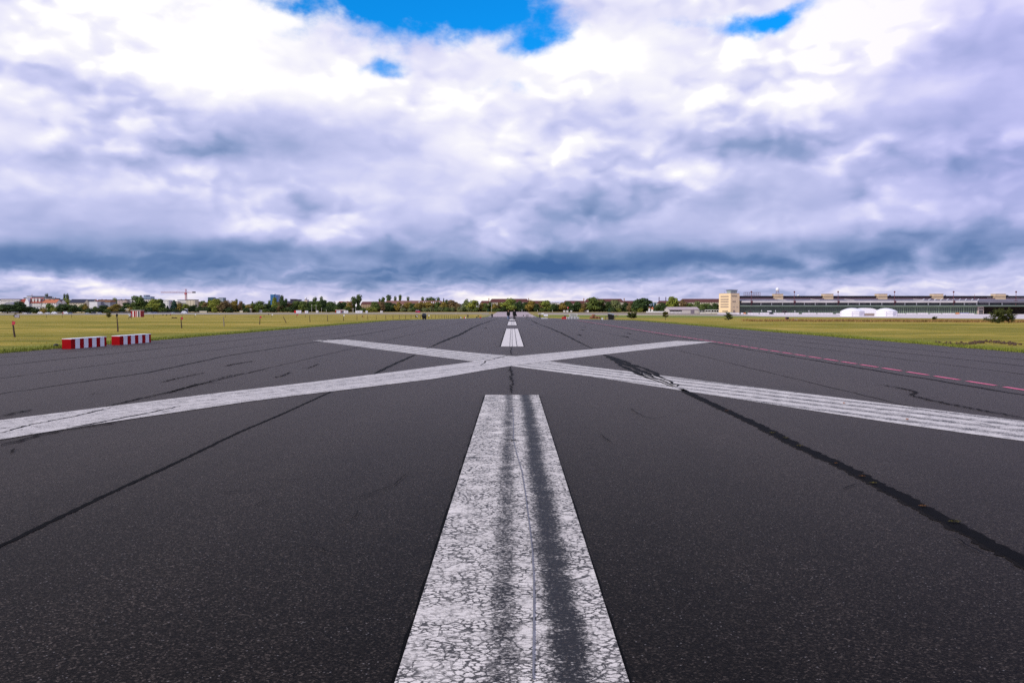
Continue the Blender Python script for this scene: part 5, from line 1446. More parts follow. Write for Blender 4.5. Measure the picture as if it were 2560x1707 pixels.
    for sx in (-1, 1):
        an, to = Vector(J[sx]['an']), Vector(J[sx]['toe'])
        skin_obj('shoe', [tuple(an + Vector((0, -.05, -.035))), tuple(an + Vector((0, .06, -.035))), tuple(to + Vector((0, .03, -.005)))], [(0, 1), (1, 2)], [.045, .046, .036], shoes or BLACK, r)
    hz = hipz + .70
    mb = [((0, ly - .005, hz + .055), (.082, .096)), ((0, ly - .035, hz - .02), (.084, .07))]
    if hair_len: mb += [((0, ly - .07, hz - .14), (.095, .05)), ((0, ly - .09, hz - .14 - hair_len * .5), (.10, .035)), ((0, ly - .09, hz - .14 - hair_len), (.07, .02))]
    skin_obj('hair', [m[0] for m in mb], [(i, i + 1) for i in range(len(mb) - 1)], [m[1] for m in mb], hair, r)
    for sx in (-1, 1):
        MB().lathe([(.002, -.009), (.009, 0), (.002, .009)], 8, (sx * .03, ly + .108, hz - .01)).build('eye', BLACK, r)
    if bag:
        b = thing('shoulder_bag', bag, 'bag', Vector(loc) + Matrix.Rotation(rot, 3, 'Z') @ Vector((.33 * s, -.02, .62 * s)), rot)
        MB().hull([(-.10, -.19, 0), (.12, -.19, 0), (.12, .19, 0), (-.10, .19, 0)], [(-.05, -.15, .32), (.07, -.15, .32), (.07, .15, .32), (-.05, .15, .32)]).build('pouch', BLACK, b)
        m = MB(); m.tube((0, -.12, .31), (-.10, -.05, .70), .014); m.tube((-.10, -.05, .70), (-.22, 0, .90), .014)
        m.tube((0, .12, .31), (-.10, .07, .70), .014); m.tube((-.10, .07, .70), (-.22, .02, .90), .014); m.build('strap', BLACK, b)
    if backpack:
        b = thing('backpack', backpack, 'backpack', Vector(loc) + Matrix.Rotation(rot, 3, 'Z') @ Vector((0, -.12 * s, 1.05 * s)), rot)
        MB().hull([(-.15, -.14, 0), (.15, -.14, 0), (.15, .0, 0), (-.15, .0, 0)], [(-.12, -.10, .48), (.12, -.10, .48), (.12, .02, .48), (-.12, .02, .48)]).build('sack', SLATE, b)
        m = MB(); m.tube((-.1, .0, .44), (-.13, .18, .40), .02); m.tube((.1, 0, .44), (.13, .18, .40), .02); m.build('strap', SLATE, b)
    return r

BLKC = pm("black wool coat", (.008, .008, .010), .85, .3); JEAN = pm("faded blue jeans", (.13, .19, .32), .85, .2, 8); BLND = pm("light brown hair", (.22, .12, .06), .6, .25, 14); DKH = pm("dark hair", (.012, .009, .008), .55, .3)
DKT = pm("dark trousers", (.012, .012, .016), .85, .3); NAVY = pm("navy cloth", (.02, .03, .06), .85, .3); REDC = pm("red jacket", (.40, .03, .03), .8, .2); WHC = pm("white shirt", (.62, .64, .70), .8, .1); GRYT = pm("grey trousers", (.10, .10, .12), .85, .2)
def build_people():
    g = GX(1271.0, 141)
    person('person with long light hair, black coat and blue jeans walking away', g, R(4), BLKC, JEAN, BLND, 1.72, .14, .22, .74, .6)
    g = GX(1285.8, 141)
    person('person in black coat and dark trousers walking away on the centre stripe', g, R(-3), BLKC, DKT, DKH, 1.80, .15, 0, .66, .3, bag='black shoulder bag hanging at the right hip of the walking person')
    g = GX(293.6, 233)
    person('person dressed in black walking across the meadow behind the bare stake', g, R(100), BLKC, DKT, DKH, 1.76, .22, 0, .78, .6)
    g = GX(326, 233)
    person('person with pale sleeves and dark trousers striding across the meadow', g, R(-85), WHC, NAVY, DKH, 1.78, .36, 0, .86, 1.0, backpack='dark backpack on the striding person in the meadow')
    g = GX(1349.6, 330)
    person('person all in black standing beside the white boards at the runway end', g, R(170), BLKC, DKT, DKH, 1.75, .03, 0, .5, .1)
    g = GX(1308.5, 520)
    person('person with dark top and pale trousers far down the runway', g, R(30), BLKC, WHC, DKH, 1.7, .2, 0, .8, .5)
    g = GX(1540, 560); person('person in dark clothes far behind the tilted-lid planter, left of a pair', g, R(60), BLKC, NAVY, DKH, 1.75, .25, 0, .8, .5)
    g = GX(1544.3, 560); person('person in a red jacket far behind the tilted-lid planter, right of a pair', g, R(60), REDC, NAVY, DKH, 1.7, .2, 0, .8, .5)
    g = GX(906, 480); person('person in a black cape-like coat in the left meadow', g, R(180), BLKC, DKT, DKH, 1.5, .05, 0, .45, .2)
    g = GX(909.6, 480); person('small person in red beside the black-coated one in the meadow', g, R(120), REDC, REDC, BLND, 1.05, .1, 0, .8, .4)
    for px, Z, c, l, lab in ((408.5, 640, BLKC, DKT, 'left one of two dark figures on the far left taxiway'), (417.5, 640, BLKC, DKT, 'right one of two dark figures on the far left taxiway'), (549.7, 700, WHC, NAVY, 'figure in pale blue on the taxiway under the notched slab'), (672, 690, NAVY, DKT, 'dark figure on the taxiway left of the blue tower'), (427, 660, REDC, DKT, 'dark red figure on the taxiway right of two dark ones')):
        person('person, ' + lab, GX(px, Z), R(80), c, l, DKH, 1.75, .25, 0, .8, .5, group='far walkers on the left taxiway')
build_people()

def bicycle(loc, rot, label):
    r = thing('bicycle', label, 'bicycle', loc, rot)
    for y in (-.52, .52):
        bm = bmesh.new(); n, m = 22, 6
        vs = [[bm.verts.new(((.018) * math.sin(2 * math.pi * j / m), y + (.33 + .018 * math.cos(2 * math.pi * j / m)) * math.cos(2 * math.pi * i / n), .35 + (.33 + .018 * math.cos(2 * math.pi * j / m)) * math.sin(2 * math.pi * i / n))) for j in range(m)] for i in range(n)]
        for i in range(n):
            for j in range(m): bm.faces.new((vs[i][j], vs[(i + 1) % n][j], vs[(i + 1) % n][(j + 1) % m], vs[i][(j + 1) % m]))
        me = bpy.data.meshes.new('wheel'); bm.to_mesh(me); bm.free(); me.materials.append(BLACK); w = link('wheel', me, r)
        mb = MB()
        for i in range(8): mb.tube((0, y, .35), (0, y + .33 * math.cos(i * .785), .35 + .33 * math.sin(i * .785)), .003, None, 4)
        mb.build('spokes', DKMET, w)
    mb = MB()
    for a, b in (((0, -.52, .35), (0, -.08, .33)), ((0, -.08, .33), (0, -.22, .85)), ((0, -.22, .78), (0, .36, .82)), ((0, -.08, .33), (0, .38, .74)), ((0, -.52, .35), (0, -.2, .76)), ((0, .35, .95), (0, .52, .35))): mb.tube(a, b, .018, None, 6)
    mb.build('frame', NAVY, r)
    MB().tube((-.28, .33, 1.0), (.28, .33, 1.0), .013, None, 6).build('handlebar', DKMET, r)
    MB().hull([(-.07, -.32, .88), (.07, -.32, .88), (.03, -.06, .88), (-.03, -.06, .88)], [(-.07, -.32, .93), (.07, -.32, .93), (.03, -.06, .92), (-.03, -.06, .92)]).build('saddle', BLACK, r)
for px, Z, lab in ((1170, 350, 'nearer'), (1196, 480, 'farther')):
    g = GX(px, Z)
    bicycle(g, R(150 if lab == 'nearer' else 95), f'bicycle under the {lab} cyclist left of the runway end')
    person(f'person cycling, the {lab} of two cyclists left of the runway end', g + Vector((0, 0, .02)), R(150 if lab == 'nearer' else 95), BLKC if lab == 'nearer' else NAVY, GRYT, DKH, 1.72, .1, 0, .86, 0, seated=True, lean=.18, reach=.42)

# ------------------------------------------------------------------ installations beside the runway end
def build_objects():
    # hooded black box, left verge
    Z = G(1060.5, 799).y; k = mpp(Z); g = GX(1060.5, Z)
    r = thing('hooded_box', 'black hooded box on two short legs at the left verge', 'box', g)
    h = hgt(783, Z)
    MB().hull([(-4.2 * k, -.25, .18), (4.9 * k, -.25, .18), (4.9 * k, .35, .18), (-4.2 * k, .35, .18)], [(-5.2 * k, -.35, h * .62), (5.6 * k, -.35, h * .62), (5.6 * k, .45, h * .62), (-5.2 * k, .45, h * .62)]).build('body', BLACK, r)
    MB().hull([(-5.4 * k, -.38, h * .62 + .004), (5.9 * k, -.38, h * .62 + .004), (5.9 * k, .47, h * .62 + .004), (-5.4 * k, .47, h * .62 + .004)], [(-3.2 * k, -.2, h), (4.6 * k, -.2, h * .94), (4.6 * k, .3, h * .94), (-3.2 * k, .3, h)]).build('hood', pm("black tarpaulin", (.012, .018, .022), .4, .3, spec=.5), r)
    MB().hull([(-6.4 * k, -.1, h * .52), (-5 * k, -.1, h * .45), (-5 * k, .1, h * .45), (-6.4 * k, .1, h * .52)], [(-6.0 * k, -.1, h * .74), (-5 * k, -.1, h * .76), (-5 * k, .1, h * .76), (-6.0 * k, .1, h * .74)]).build('handle', BLACK, r)
    for x0, x1 in ((-3.6, -1.2), (2.2, 4.8)): MB().box(x0 * k, x1 * k, -.2, .25, 0, .18).build('leg', BLACK, r)
    # tilted-lid planter with benches, right verge
    Z = G(1527, 799.2).y; k = mpp(Z); g = GX(1527, Z); h = hgt(783.3, Z)
    r = thing('planter_tub', 'black tapered tub with a tilted blue-grey lid at the right verge', 'tub', g)
    MB().hull([(-5.2 * k, -.35, 0), (5.6 * k, -.35, 0), (5.6 * k, .4, 0), (-5.2 * k, .4, 0)], [(-7.8 * k, -.45, h * .90), (7.8 * k, -.45, h * .74), (7.8 * k, .5, h * .74), (-7.8 * k, .5, h * .90)]).build('body', BLACK, r)
    MB().hull([(-7.4 * k, -.5, h * .93), (8.0 * k, -.5, h * .76), (8.2 * k, .5, h * .84), (-5 * k, .5, h * 1.0)], [(-7.4 * k, -.5, h * .97), (8.0 * k, -.5, h * .80), (8.2 * k, .5, h * .88), (-5 * k, .5, h * 1.04)]).build('lid', pm("blue-grey sheet", (.10, .17, .25), .3, .2, spec=.6), r)
    for x0, x1, t, lab in ((-13, -7.2, 790.3, 'slatted wooden bench on the left of the lidded tub'), (7.0, 10.2, 791.2, 'narrow slatted bench on the right of the lidded tub')):
        b = thing('slatted_bench', lab, 'bench', g)
        zt = hgt(t, Z)
        MB().box(x0 * k, x1 * k, -.3, .3, zt - .05, zt).build('seat', WOOD, b)
        for q in (.35, .62): MB().box(x0 * k, x1 * k, -.3, -.26, zt * q - .04, zt * q + .04).build('slat', pm("pale slat", (.40, .30, .22), .8, .15, 4), b)
        for x in (x0, x1 - .5):
            for yy in (-.3, .24): MB().box(x * k, x * k + .05, yy + .05, yy + .1, 0, zt - .05).build('leg', WOOD, b)
    # small white crate
    Z = G(1504, 799).y; k = mpp(Z); g = GX(1501.5, Z)
    r = thing('crate', 'small white crate with a dark end beside the bench', 'crate', g)
    MB().box(1.2 * k, 6 * k, -.2, .2, 0, hgt(794.6, Z)).build('body', PALE, r); MB().box(0, 1.2 * k - .01, -.2, .2, 0, hgt(793.9, Z)).build('dark_end', BLACK, r)
    # stack of brown tubs
    Z = G(1485, 796.5).y; k = mpp(Z)
    CL = pm("terracotta brown", (.24, .10, .055), .8, .2, 4)
    for pxc, w, yb, yt, lab in ((1479.5, 12, 796.3, 790.6, 'brown round tub at the left of the stack'), (1489.5, 9, 796.3, 791.0, 'brown round tub in the middle of the stack'), (1496.8, 7.5, 796.1, 791.6, 'darker brown tub lying at the right of the stack'), (1483.6, 9.6, 790.6, 786.2, 'brown round tub topmost on the stack')):
        g = GX(pxc, Z); z0 = 0 if yb > 795 else hgt(790.6, Z)
        r = thing('round_tub', lab, 'tub', g + Vector((0, 0, z0)), 0, 'brown tubs stacked on the right verge')
        h = hgt(yt, Z) - z0 - .003
        MB().lathe([(w * k * .44, 0), (w * k * .5, h * .4), (w * k * .48, h * .8), (w * k * .42, h)], 16).build('shell', CL, r, smooth=True)
        MB().lathe([(w * k * .5, 0), (w * k * .515, .04), (w * k * .5, .09)], 16, (0, 0, h * .4)).build('hoop', WOOD, r)
    # wire cage and striped low barriers
    Z = G(1433, 797).y; k = mpp(Z); a = GX(1424.5, Z); W = 18 * k; h = hgt(783.6, Z)
    r = thing('mesh_cage', 'pale wire mesh cage behind the black and white barrier', 'cage', a)
    mb = MB()
    for i in range(13): mb.box(W * i / 12 - .03, W * i / 12 + .03, -.03, .03, .3, h)
    for i in range(9): mb.box(0, W, -.035, .035, .3 + (h - .3) * i / 8 - .025, .3 + (h - .3) * i / 8 + .025)
    mb.build('mesh', pm("galvanised mesh", (.55, .55, .53), .5, .1), r)
    MB().box(0, W, .3, .34, .3, h - .1).build('back_sheet', pm("grey-green net", (.34, .38, .33), .8, .1), r)
    for x in (0, W): MB().box(x - .05, x + .05, -.05, .35, 0, h + .05).build('post', WHITE, r)
    Z2 = G(1432, 797.6).y; k = mpp(Z2); a = GX(1416.3, Z2)
    r = thing('striped_barrier', 'low black and white striped barrier before the wire cage', 'barrier', a)
    h = hgt(792.2, Z2)
    MB().box(0, 31 * k, 0, .3, .05, h).build('body', pm("barrier white", (.70, .70, .74)), r)
    sm = MB().box(0, 1.9 * k, -.012, .2, .05, h + .01).mesh('black_stripe', BLACK)
    for i in range(8): link('black_stripe', sm, r, ((1.8 + 3.7 * i) * k, 0, 0))
    for x in (1, 16, 30): MB().box(x * k - .1, x * k + .1, .02, .28, 0, .05).build('foot', BLACK, r)
    a = GX(1404.3, Z2)
    r = thing('red_barrier', 'low red plastic barrier left of the black and white one', 'barrier', a)
    MB().hull([(0, 0, 0), (11.6 * k, 0, 0), (11.6 * k, .4, 0), (0, .4, 0)], [(.6 * k, .12, hgt(792.2, Z2)), (11 * k, .12, hgt(792.2, Z2)), (11 * k, .28, hgt(792.2, Z2)), (.6 * k, .28, hgt(792.2, Z2))]).build('body', REDP, r)
    MB().box(1 * k, 10.5 * k, .02, .05, .2, .3).build('groove', DKMET, r)
    for px, lab in ((1411, 'left'), (1414.3, 'right')):
        r = thing('short_post', f'{lab} dark short post of a pair behind the red barrier', 'post', GX(px, Z2 + 4), 0, 'dark posts behind the red barrier')
        MB().box(-.12, .12, -.1, .1, 0, hgt(788.4, Z2)).build('post', BLACK, r); MB().box(-.14, .14, -.12, .12, hgt(788.4, Z2) + .001, hgt(788, Z2)).build('cap', WHITE, r)
    # white boards
    for px0, px1, y0, y1, yb, lab in ((1359.2, 1369.6, 784.8, 790.8, 796, 'larger white board at the right runway end'), (1353.2, 1359.6, 782.4, 786, 795.2, 'smaller white board further back at the runway end')):
        Z = G(px0, yb).y; a = GX(px0, Z); W = (px1 - px0) * mpp(Z)
        r = thing('white_board', lab, 'board', a, 0, 'white boards at the runway end')
        MB().box(0, W, 0, .08, max(.1, hgt(y1, Z)), hgt(y0, Z)).build('panel', WHITE, r)
        for x in (.15, W - .25): MB().box(x, x + .1, .09, .17, 0, hgt(y0, Z) - .1).build('leg', DKMET, r)
    a, b = GX(1354, 262), GX(1369.5, 262)
    r = thing('white_platform', 'low white platform lying before the white boards', 'platform', a)
    MB().box(0, b.x - a.x, 0, 6, .05, .2).build('deck', WHITE, r); MB().box(.1, b.x - a.x - .1, .2, 5.8, 0, .05).build('base', DKMET, r)
    # small black sign with white mark, left verge
    Z = G(1042, 798).y + 20; k = mpp(Z); a = GX(1038.6, Z)
    r = thing('arrow_sign', 'small black board with a white hook-shaped arrow at the left verge', 'sign', a)
    z0, z1 = hgt(793.2, Z), hgt(788.1, Z)
    MB().box(0, 6.5 * k, 0, .08, z0, z1).build('board', BLACK, r)
    MB().box(2 * k, 5.4 * k, -.02, -.002, z0 + (z1 - z0) * .60, z0 + (z1 - z0) * .78).box(4 * k, 5.4 * k, -.02, -.002, z0 + .04, z0 + (z1 - z0) * .595).build('arrow', WHITE, r)
    MB().box(1 * k, 1.6 * k, .081, .14, 0, z1 - .1).box(5 * k, 5.6 * k, .081, .14, 0, z1 - .1).build('legs', BLACK, r)
    for px0, px1, y0, y1, m1, m2, lab in ((1149, 1153, 787.2, 791, BLACK, WHITE, 'tiny black and white box left of the cyclist'), (1159.6, 1165, 792.2, 795.4, REDP, WHITE, 'tiny red and white marker block below the cyclist'), (1190.5, 1193.5, 785, 788, BLACK, SLATE, 'tiny black box left of the runway end'), (1199, 1203, 789.8, 791.4, REDP, REDP, 'tiny red block on the grass left of the runway end')):
        Z = 330 if px0 < 1185 else 420; k = mpp(Z); a = GX(px0, Z); W = (px1 - px0) * k
        z0 = max(0, hgt(y1, Z)); h = hgt(y0, Z) - z0; z0 = 0 if z0 < .6 else z0
        r = thing('marker_block', lab, 'marker', a, 0, 'marker blocks left of the runway end')
        MB().box(0, W * .55, 0, .5, 0, max(.5, h)).build('body', m1, r); MB().box(W * .55 + .01, W, 0, .5, 0, max(.5, h)).build('end', m2, r)
    Z = 560; a = GX(1205, Z); k = mpp(Z)
    r = thing('railing', 'long low grey railing crossing left of the runway end', 'railing', a)
    mb = MB()
    for i in range(14): mb.box(25 * k * i / 13 - .06, 25 * k * i / 13 + .06, 0, .1, 0, 2.2)
    mb.build('posts', pm("grey rail", (.30, .30, .32), .6, .1), r)
    for z in (2.1, 1.2): MB().box(0, 25 * k, .02, .08, z, z + .12).build('rail', pm("grey rail", (.30, .30, .32)), r)
    r = thing('black_bin', 'black bin at the right end of the long railing', 'bin', GX(1230.3, Z)); MB().lathe([(.5, 0), (.6, 1.8)], 10).build('body', BLACK, r); MB().lathe([(.66, 1.81), (.4, 2.1)], 10).build('lid', SLATE, r)
    # two tall slim posts and a white ring
    for px, w, lab in ((1316, .10, 'left one of two slim dark posts at the runway end'), (1319.7, .15, 'right thicker one of two slim dark posts at the runway end')):
        Z = 360; r = thing('slim_post', lab, 'post', GX(px, Z), 0, 'slim posts at the runway end')
        MB().box(-w, w, -.1, .1, 0, hgt(786, Z)).build('post', pm("dark grey post", (.05, .05, .06), .6, .1), r); MB().box(-w - .03, w + .03, -.13, .13, hgt(786, Z) + .002, hgt(785.6, Z)).build('cap', WHITE, r)
    Z = 370; r = thing('white_hoop', 'pale upright hoop standing at the runway end', 'hoop', GX(1330, Z))
    mb = MB(); rr = 1.9 * mpp(Z)
    for i in range(18):
        a, b = 2 * math.pi * i / 18, 2 * math.pi * (i + 1) / 18
        mb.tube((rr * math.cos(a), 0, rr + .6 + rr * math.sin(a)), (rr * math.cos(b), 0, rr + .6 + rr * math.sin(b)), .07, None, 6)
    mb.build('ring', PALE, r); MB().box(-.06, .06, -.06, .06, 0, .62).build('stand', PALE, r)
    # red balloon on a pole
    Z = 640; r = thing('balloon', 'small red and white balloon floating before the dark trees', 'balloon', P(1420, 769.6, Z))
    MB().lathe([(.1, -.75), (.5, -.55), (.72, 0), (.55, .5), (.1, .72)], 12).build('envelope', REDP, r, smooth=True)
    MB().lathe([(.1, -.3), (.25, 0), (.1, .3)], 10, (-.42, -.42, .1)).build('white_patch', WHITE, r, smooth=True)
    MB().tube((0, 0, -.75), (.3, 0, P(1420, 769.6, Z).z * -1 + gz(Z)), .015, None, 4).build('string', WHITE, r)
    # kiosk
    Z = 560; k = mpp(Z); a = GX(328.3, Z)
    r = thing('striped_kiosk', 'red and white striped kiosk standing in the left meadow', 'kiosk', a)
    h = hgt(776.5, Z); STR = pm("kiosk red", (.28, .015, .02), .6, .15)
    MB().box(0, 25 * k, 0, 5, 0, h).build('body', STR, r)
    for x0, x1, m in ((4.4, 7.2, WHITE), (12.2, 13.4, WHITE), (16, 18, WHITE), (22, 23.4, WHITE), (18.2, 22, BLACK)): MB().box(x0 * k, x1 * k, -.03, .3, 0, h - .3).build('stripe', m, r)
    MB().box(-.2, 25 * k + .2, -.2, 5.2, h + .002, h + .25).build('roof', WHITE, r)
    # black box at right
    Z = G(1968, 799.5).y; k = mpp(Z); a = GX(1964.5, Z)
    r = thing('black_bin', 'black box with a rusty left side on the right meadow', 'bin', a)
    MB().box(1.6 * k, 7 * k, 0, .6, 0, hgt(792.8, Z)).build('body', BLACK, r); MB().box(0, 1.58 * k, .05, .55, 0, hgt(793.6, Z)).build('side', pm("rusty steel", (.13, .045, .055)), r)
    a = GX(1982.5, Z)
    r = thing('lying_marker', 'low red and pale marker lying right of the black box', 'marker', a)
    MB().box(0, 2 * k, 0, .2, 0, .16).build('red_end', REDP, r); MB().box(2 * k + .01, 10 * k, 0, .2, 0, .13).build('bar', pm("pale lilac bar", (.45, .40, .48), .7, .1), r)
    # dark clump, leaf and moss
    g = G(436, 795.6); r = thing('earth_clump', 'small dark brown clump in the left meadow', 'clump', g)
    rnd = random.Random(2); mb = MB()
    for dx, s in ((-.8, .5), (0, .42), (.7, .5), (.3, .35)): mb.lathe([(s, 0), (s * .9, s * .5), (s * .4, s * .95), (.02, s)], 9, (dx, rnd.uniform(-.2, .2), 0))
    mb.build('soil', pm("dark soil", (.06, .035, .025), .95, .3, 5), r)
    g = G(140, 866); r = thing('black_stone', 'black stone on the grass edge left of the nearer barrier', 'stone', g)
    MB().lathe([(.05, 0), (.10, .03), (.09, .08), (.03, .11)], 9).build('stone', BLACK, r)
    g = G(1283, 1103.5); r = thing('dead_leaf', 'dark dead leaf lying on the near centre stripe', 'leaf', g + Vector((0, 0, .016)))
    MB().hull([(-.030, 0, 0), (-.005, -.014, .001), (.032, .002, .0), (.0, .016, .001)], [(-.030, 0, .004), (-.005, -.014, .007), (.032, .002, .012), (.0, .016, .005)]).build('blade', BLACK, r)
    MB().tube((.03, .002, .006), (.06, .006, .004), .0016, .001, 5).build('stalk', BLACK, r)
    for px, py, lab in ((2110, 1010, 'nearer'), (2268, 1051, 'farther right')):
        g = G(px, py); r = thing('dead_leaf', f'small orange dead leaf on the right arm of the cross, the {"left" if px < 2200 else "right"} one', 'leaf', g + Vector((0, 0, .018)), .5, 'orange leaves on the cross')
        MB().hull([(-.03, 0, 0), (0, -.02, 0), (.03, 0, 0), (0, .02, 0)], [(-.03, 0, .006), (0, -.02, .012), (.03, 0, .008), (0, .02, .010)]).build('blade', pm("orange leaf", (.30, .10, .03), .8, .2, 30), r)
    MO = [leaf_mat("olive moss", (.030, .028, .006), (.12, .10, .022)), leaf_mat("rusty moss", (.05, .022, .008), (.16, .075, .025))]
    for i, (px, py, w, m) in enumerate(((1812, 1030, .03, 1), (1927, 1085.5, .045, 0), (1958, 1098.5, .04, 0), (1995, 1118.5, .045, 0), (2085, 1162.5, .022, 1), (2150, 1195, .032, 1), (2178, 1212, .036, 0), (2303, 1270, .04, 1), (2382, 1309.5, .055, 0))):
        g = G(px + 5, py - 1); rnd = random.Random(i)
        bm = bmesh.new()
        cards(bm, ((0, 0, .006), (w, w * .6, .012)), 90, .009, rnd, 0)
        me = bpy.data.meshes.new('moss_tuft'); bm.to_mesh(me); bm.free(); me.materials.append(MO[m])
        tag(link('moss_tuft', me, None, g + Vector((0, 0, .008))), f'{"rusty" if m else "olive green"} moss tuft in the right tar joint, {nth(i)} from the far end', 'moss', 'moss tufts in the tar joint')
build_objects()

def build_far_vehicles():
    CT = pm("container white", (.70, .68, .70), .6, .08)
    for px0, px1, yt, yb, red, lab in ((736, 753, 776, 783, 'end', 'white container with a red left end behind the meadow stakes'), (763, 770, 777, 783, 'edge', 'small white container with a red edge right of the red-ended one'), (842, 851, 777, 783, '', 'white and blue container left in the row before the poplars'), (860, 870, 776.4, 783, '', 'white cabin with two small dark windows before the poplars'),
                                       (889, 906, 776.6, 783, '', 'long white container just below the poplars'), (914.5, 919, 776.8, 782.4, '', 'small white cube container right of the poplars'), (951, 956.5, 777, 782, '', 'distant white cube trailer before the trees'), (790.5, 795.5, 776.3, 782, '', 'white cube trailer left of the hall with red posts'), (1408.5, 1413, 776, 780.5, '', ''), (1416, 1420.5, 776, 780.5, '', ''), (1426, 1430, 776.2, 780, '', ''), (1461, 1465, 776, 780, '', ''), (1467, 1471.5, 776, 780.4, '', ''), (1504, 1508.5, 776.3, 778.6, '', '')):
        if not lab: lab = 'small white cabin beyond the runway end right of the red balloon'
        if px0 > 1400:
            i = [1408.5, 1416, 1426, 1461, 1467, 1504].index(px0)
            lab = f'small white van-like cabin beyond the runway end, {nth(i)} from the left'
        Z = G(px0, yb).y; k = mpp(Z); a = GX(px0, Z); W = (px1 - px0) * k
        r = thing('container', lab, 'container', a, 0, 'white containers along the far taxiway')
        h = hgt(yt, Z)
        x0 = W * .3 if red == 'end' else 0
        MB().box(x0, W, 0, 2.4, .15, h).build('body', CT, r)
        if red == 'end': MB().box(0, x0 - .01, .2, 2.6, .15, h * .93).build('red_end', REDP, r)
        if red == 'edge': MB().box(-.25, -.01, .1, 2.3, .15, h).build('red_edge', REDP, r)
        MB().box(x0 - .05, W + .05, -.06, 2.46, h + .002, h + .12).build('roof', pm("pale grey sheet", (.55, .55, .58), .6, .1), r)
        for q in ((.35, .65) if W > 3 else (.5,)):
            MB().box(x0 + (W - x0) * q - .35, x0 + (W - x0) * q + .35, -.04, .1, h * .5, h * .78).build('window', GREYGL if px0 != 842 else pm("blue pane", (.15, .28, .55), .4, .1), r)
        MB().box(x0 + .1, W - .1, .1, 2.3, 0, .148).build('skid', DKMET, r)
    Z = G(850, 783).y + 12; k = mpp(Z); a = GX(839, Z)
    r = thing('low_hall', 'low white open hall with red posts left of the poplars', 'hall', a)
    h = hgt(774.3, Z)
    MB().box(0, 23 * k, 0, 6, h - .6, h).build('roof', PINKW, r)
    for i in range(5): MB().box(i * 3.4 * k, i * 3.4 * k + .35, 0, .35, 0, h - .61).build('post', REDP, r)
    MB().box(0, 23 * k, 5.7, 5.9, 0, h - .61).build('back_wall', PALE, r)
    Z = G(1044, 781.4).y; k = mpp(Z); a = GX(1039.2, Z)
    r = thing('hut', 'small crimson hut with a mauve roof before the golden trees', 'hut', a)
    h = hgt(777.2, Z)
    MB().box(0, 11 * k, 0, 3.5, 0, h).build('wall', pm("crimson boards", (.42, .02, .06), .7, .1), r)
    MB().hull([(-.3, -.3, h + .002), (9.5 * k, -.3, h + .002), (9.5 * k, 3.8, h + .002), (-.3, 3.8, h + .002)], [(.9 * k, .8, h + 1.0), (7 * k, .8, h + 1.0), (7 * k, 2.8, h + 1.0), (.9 * k, 2.8, h + 1.0)]).build('roof', pm("mauve roof", (.20, .12, .16), .7, .1), r)
    MB().box(2 * k, 4.3 * k, -.05, .1, .3, h * .8).build('door', GLASS, r)
    # parked and passing cars at the left
    def car(px, col, lab, Z, ln=4.3, h=1.5):
        g = GX(px, Z)
        r = thing('parked_car', lab, 'car', g, 0, 'cars along the far left road')
        m = pm(col + " car paint", {'white': (.72, .72, .75), 'silver': (.38, .40, .43), 'black': (.015, .015, .02), 'grey': (.12, .12, .14), 'blue': (.10, .13, .25)}[col], .35, .05, spec=.5)
        hl = ln / 2
        MB().hull([(-hl, 0, .3), (hl, 0, .3), (hl, 1.7, .3), (-hl, 1.7, .3)], [(-hl + .1, .05, h * .58), (hl - .15, .05, h * .58), (hl - .15, 1.65, h * .58), (-hl + .1, 1.65, h * .58)]).build('body', m, r)
        MB().hull([(-hl * .75, .1, h * .58 + .002), (hl * .55, .1, h * .58 + .002), (hl * .55, 1.6, h * .58 + .002), (-hl * .75, 1.6, h * .58 + .002)], [(-hl * .55, .25, h), (hl * .25, .25, h), (hl * .25, 1.45, h), (-hl * .55, 1.45, h)]).build('cabin', m if h > 1.8 else GLASS, r)
        if h > 1.8: MB().box(-hl * .5, hl * .2, .12, .2, h * .66, h * .88).build('side_window', GLASS, r)
        for sx in (-.62, .62):
            MB().tube((sx * hl, -.02, .32), (sx * hl, .2, .32), .32, None, 12).build('wheel', BLACK, r)
    for i, (px, col, ln, h) in enumerate(((63, 'white', 4.2, 1.6), (73, 'grey', 4, 1.5), (101, 'white', 4.6, 2.2), (119, 'white', 4.4, 1.7), (136, 'white', 5.2, 2.2), (164, 'white', 5.6, 2.3), (176, 'blue', 4.2, 1.6), (218, 'silver', 4, 1.5), (234, 'black', 4.6, 1.7), (249, 'silver', 4.4, 1.6), (303, 'grey', 4, 1.5), (374, 'silver', 4, 1.6), (387, 'blue', 4.2, 1.6), (432, 'silver', 4, 1.5), (461, 'white', 5.4, 2.6))):
        kind = 'van' if h > 2 else 'car'
        car(px, col, f'{col} {kind} on the far left road, {nth(i)} vehicle from the left', G(px, 785.6 if px < 300 else 784.2).y + 25, ln, h)
    for px0, px1, lab in ((262, 330, 'dark fence with cars behind it, left of the striped kiosk'), (356, 470, 'dark fence right of the striped kiosk below the gardens')):
        Z = ZF(px0) - 6; a, b = GX(px0, Z), GX(px1, Z); W = b.x - a.x; h = hgt(779.5, Z)
        r = thing('boundary_fence', lab, 'fence', a)
        MB().box(0, W, 0, .08, .1, h).build('panels', pm("dark blue-grey boards", (.05, .05, .075), .8, .25, .4), r)
        for i in range(12): MB().box(W * i / 11 - .1, W * i / 11 + .1, -.1, -.005, 0, h + .15).build('post', DKMET, r)
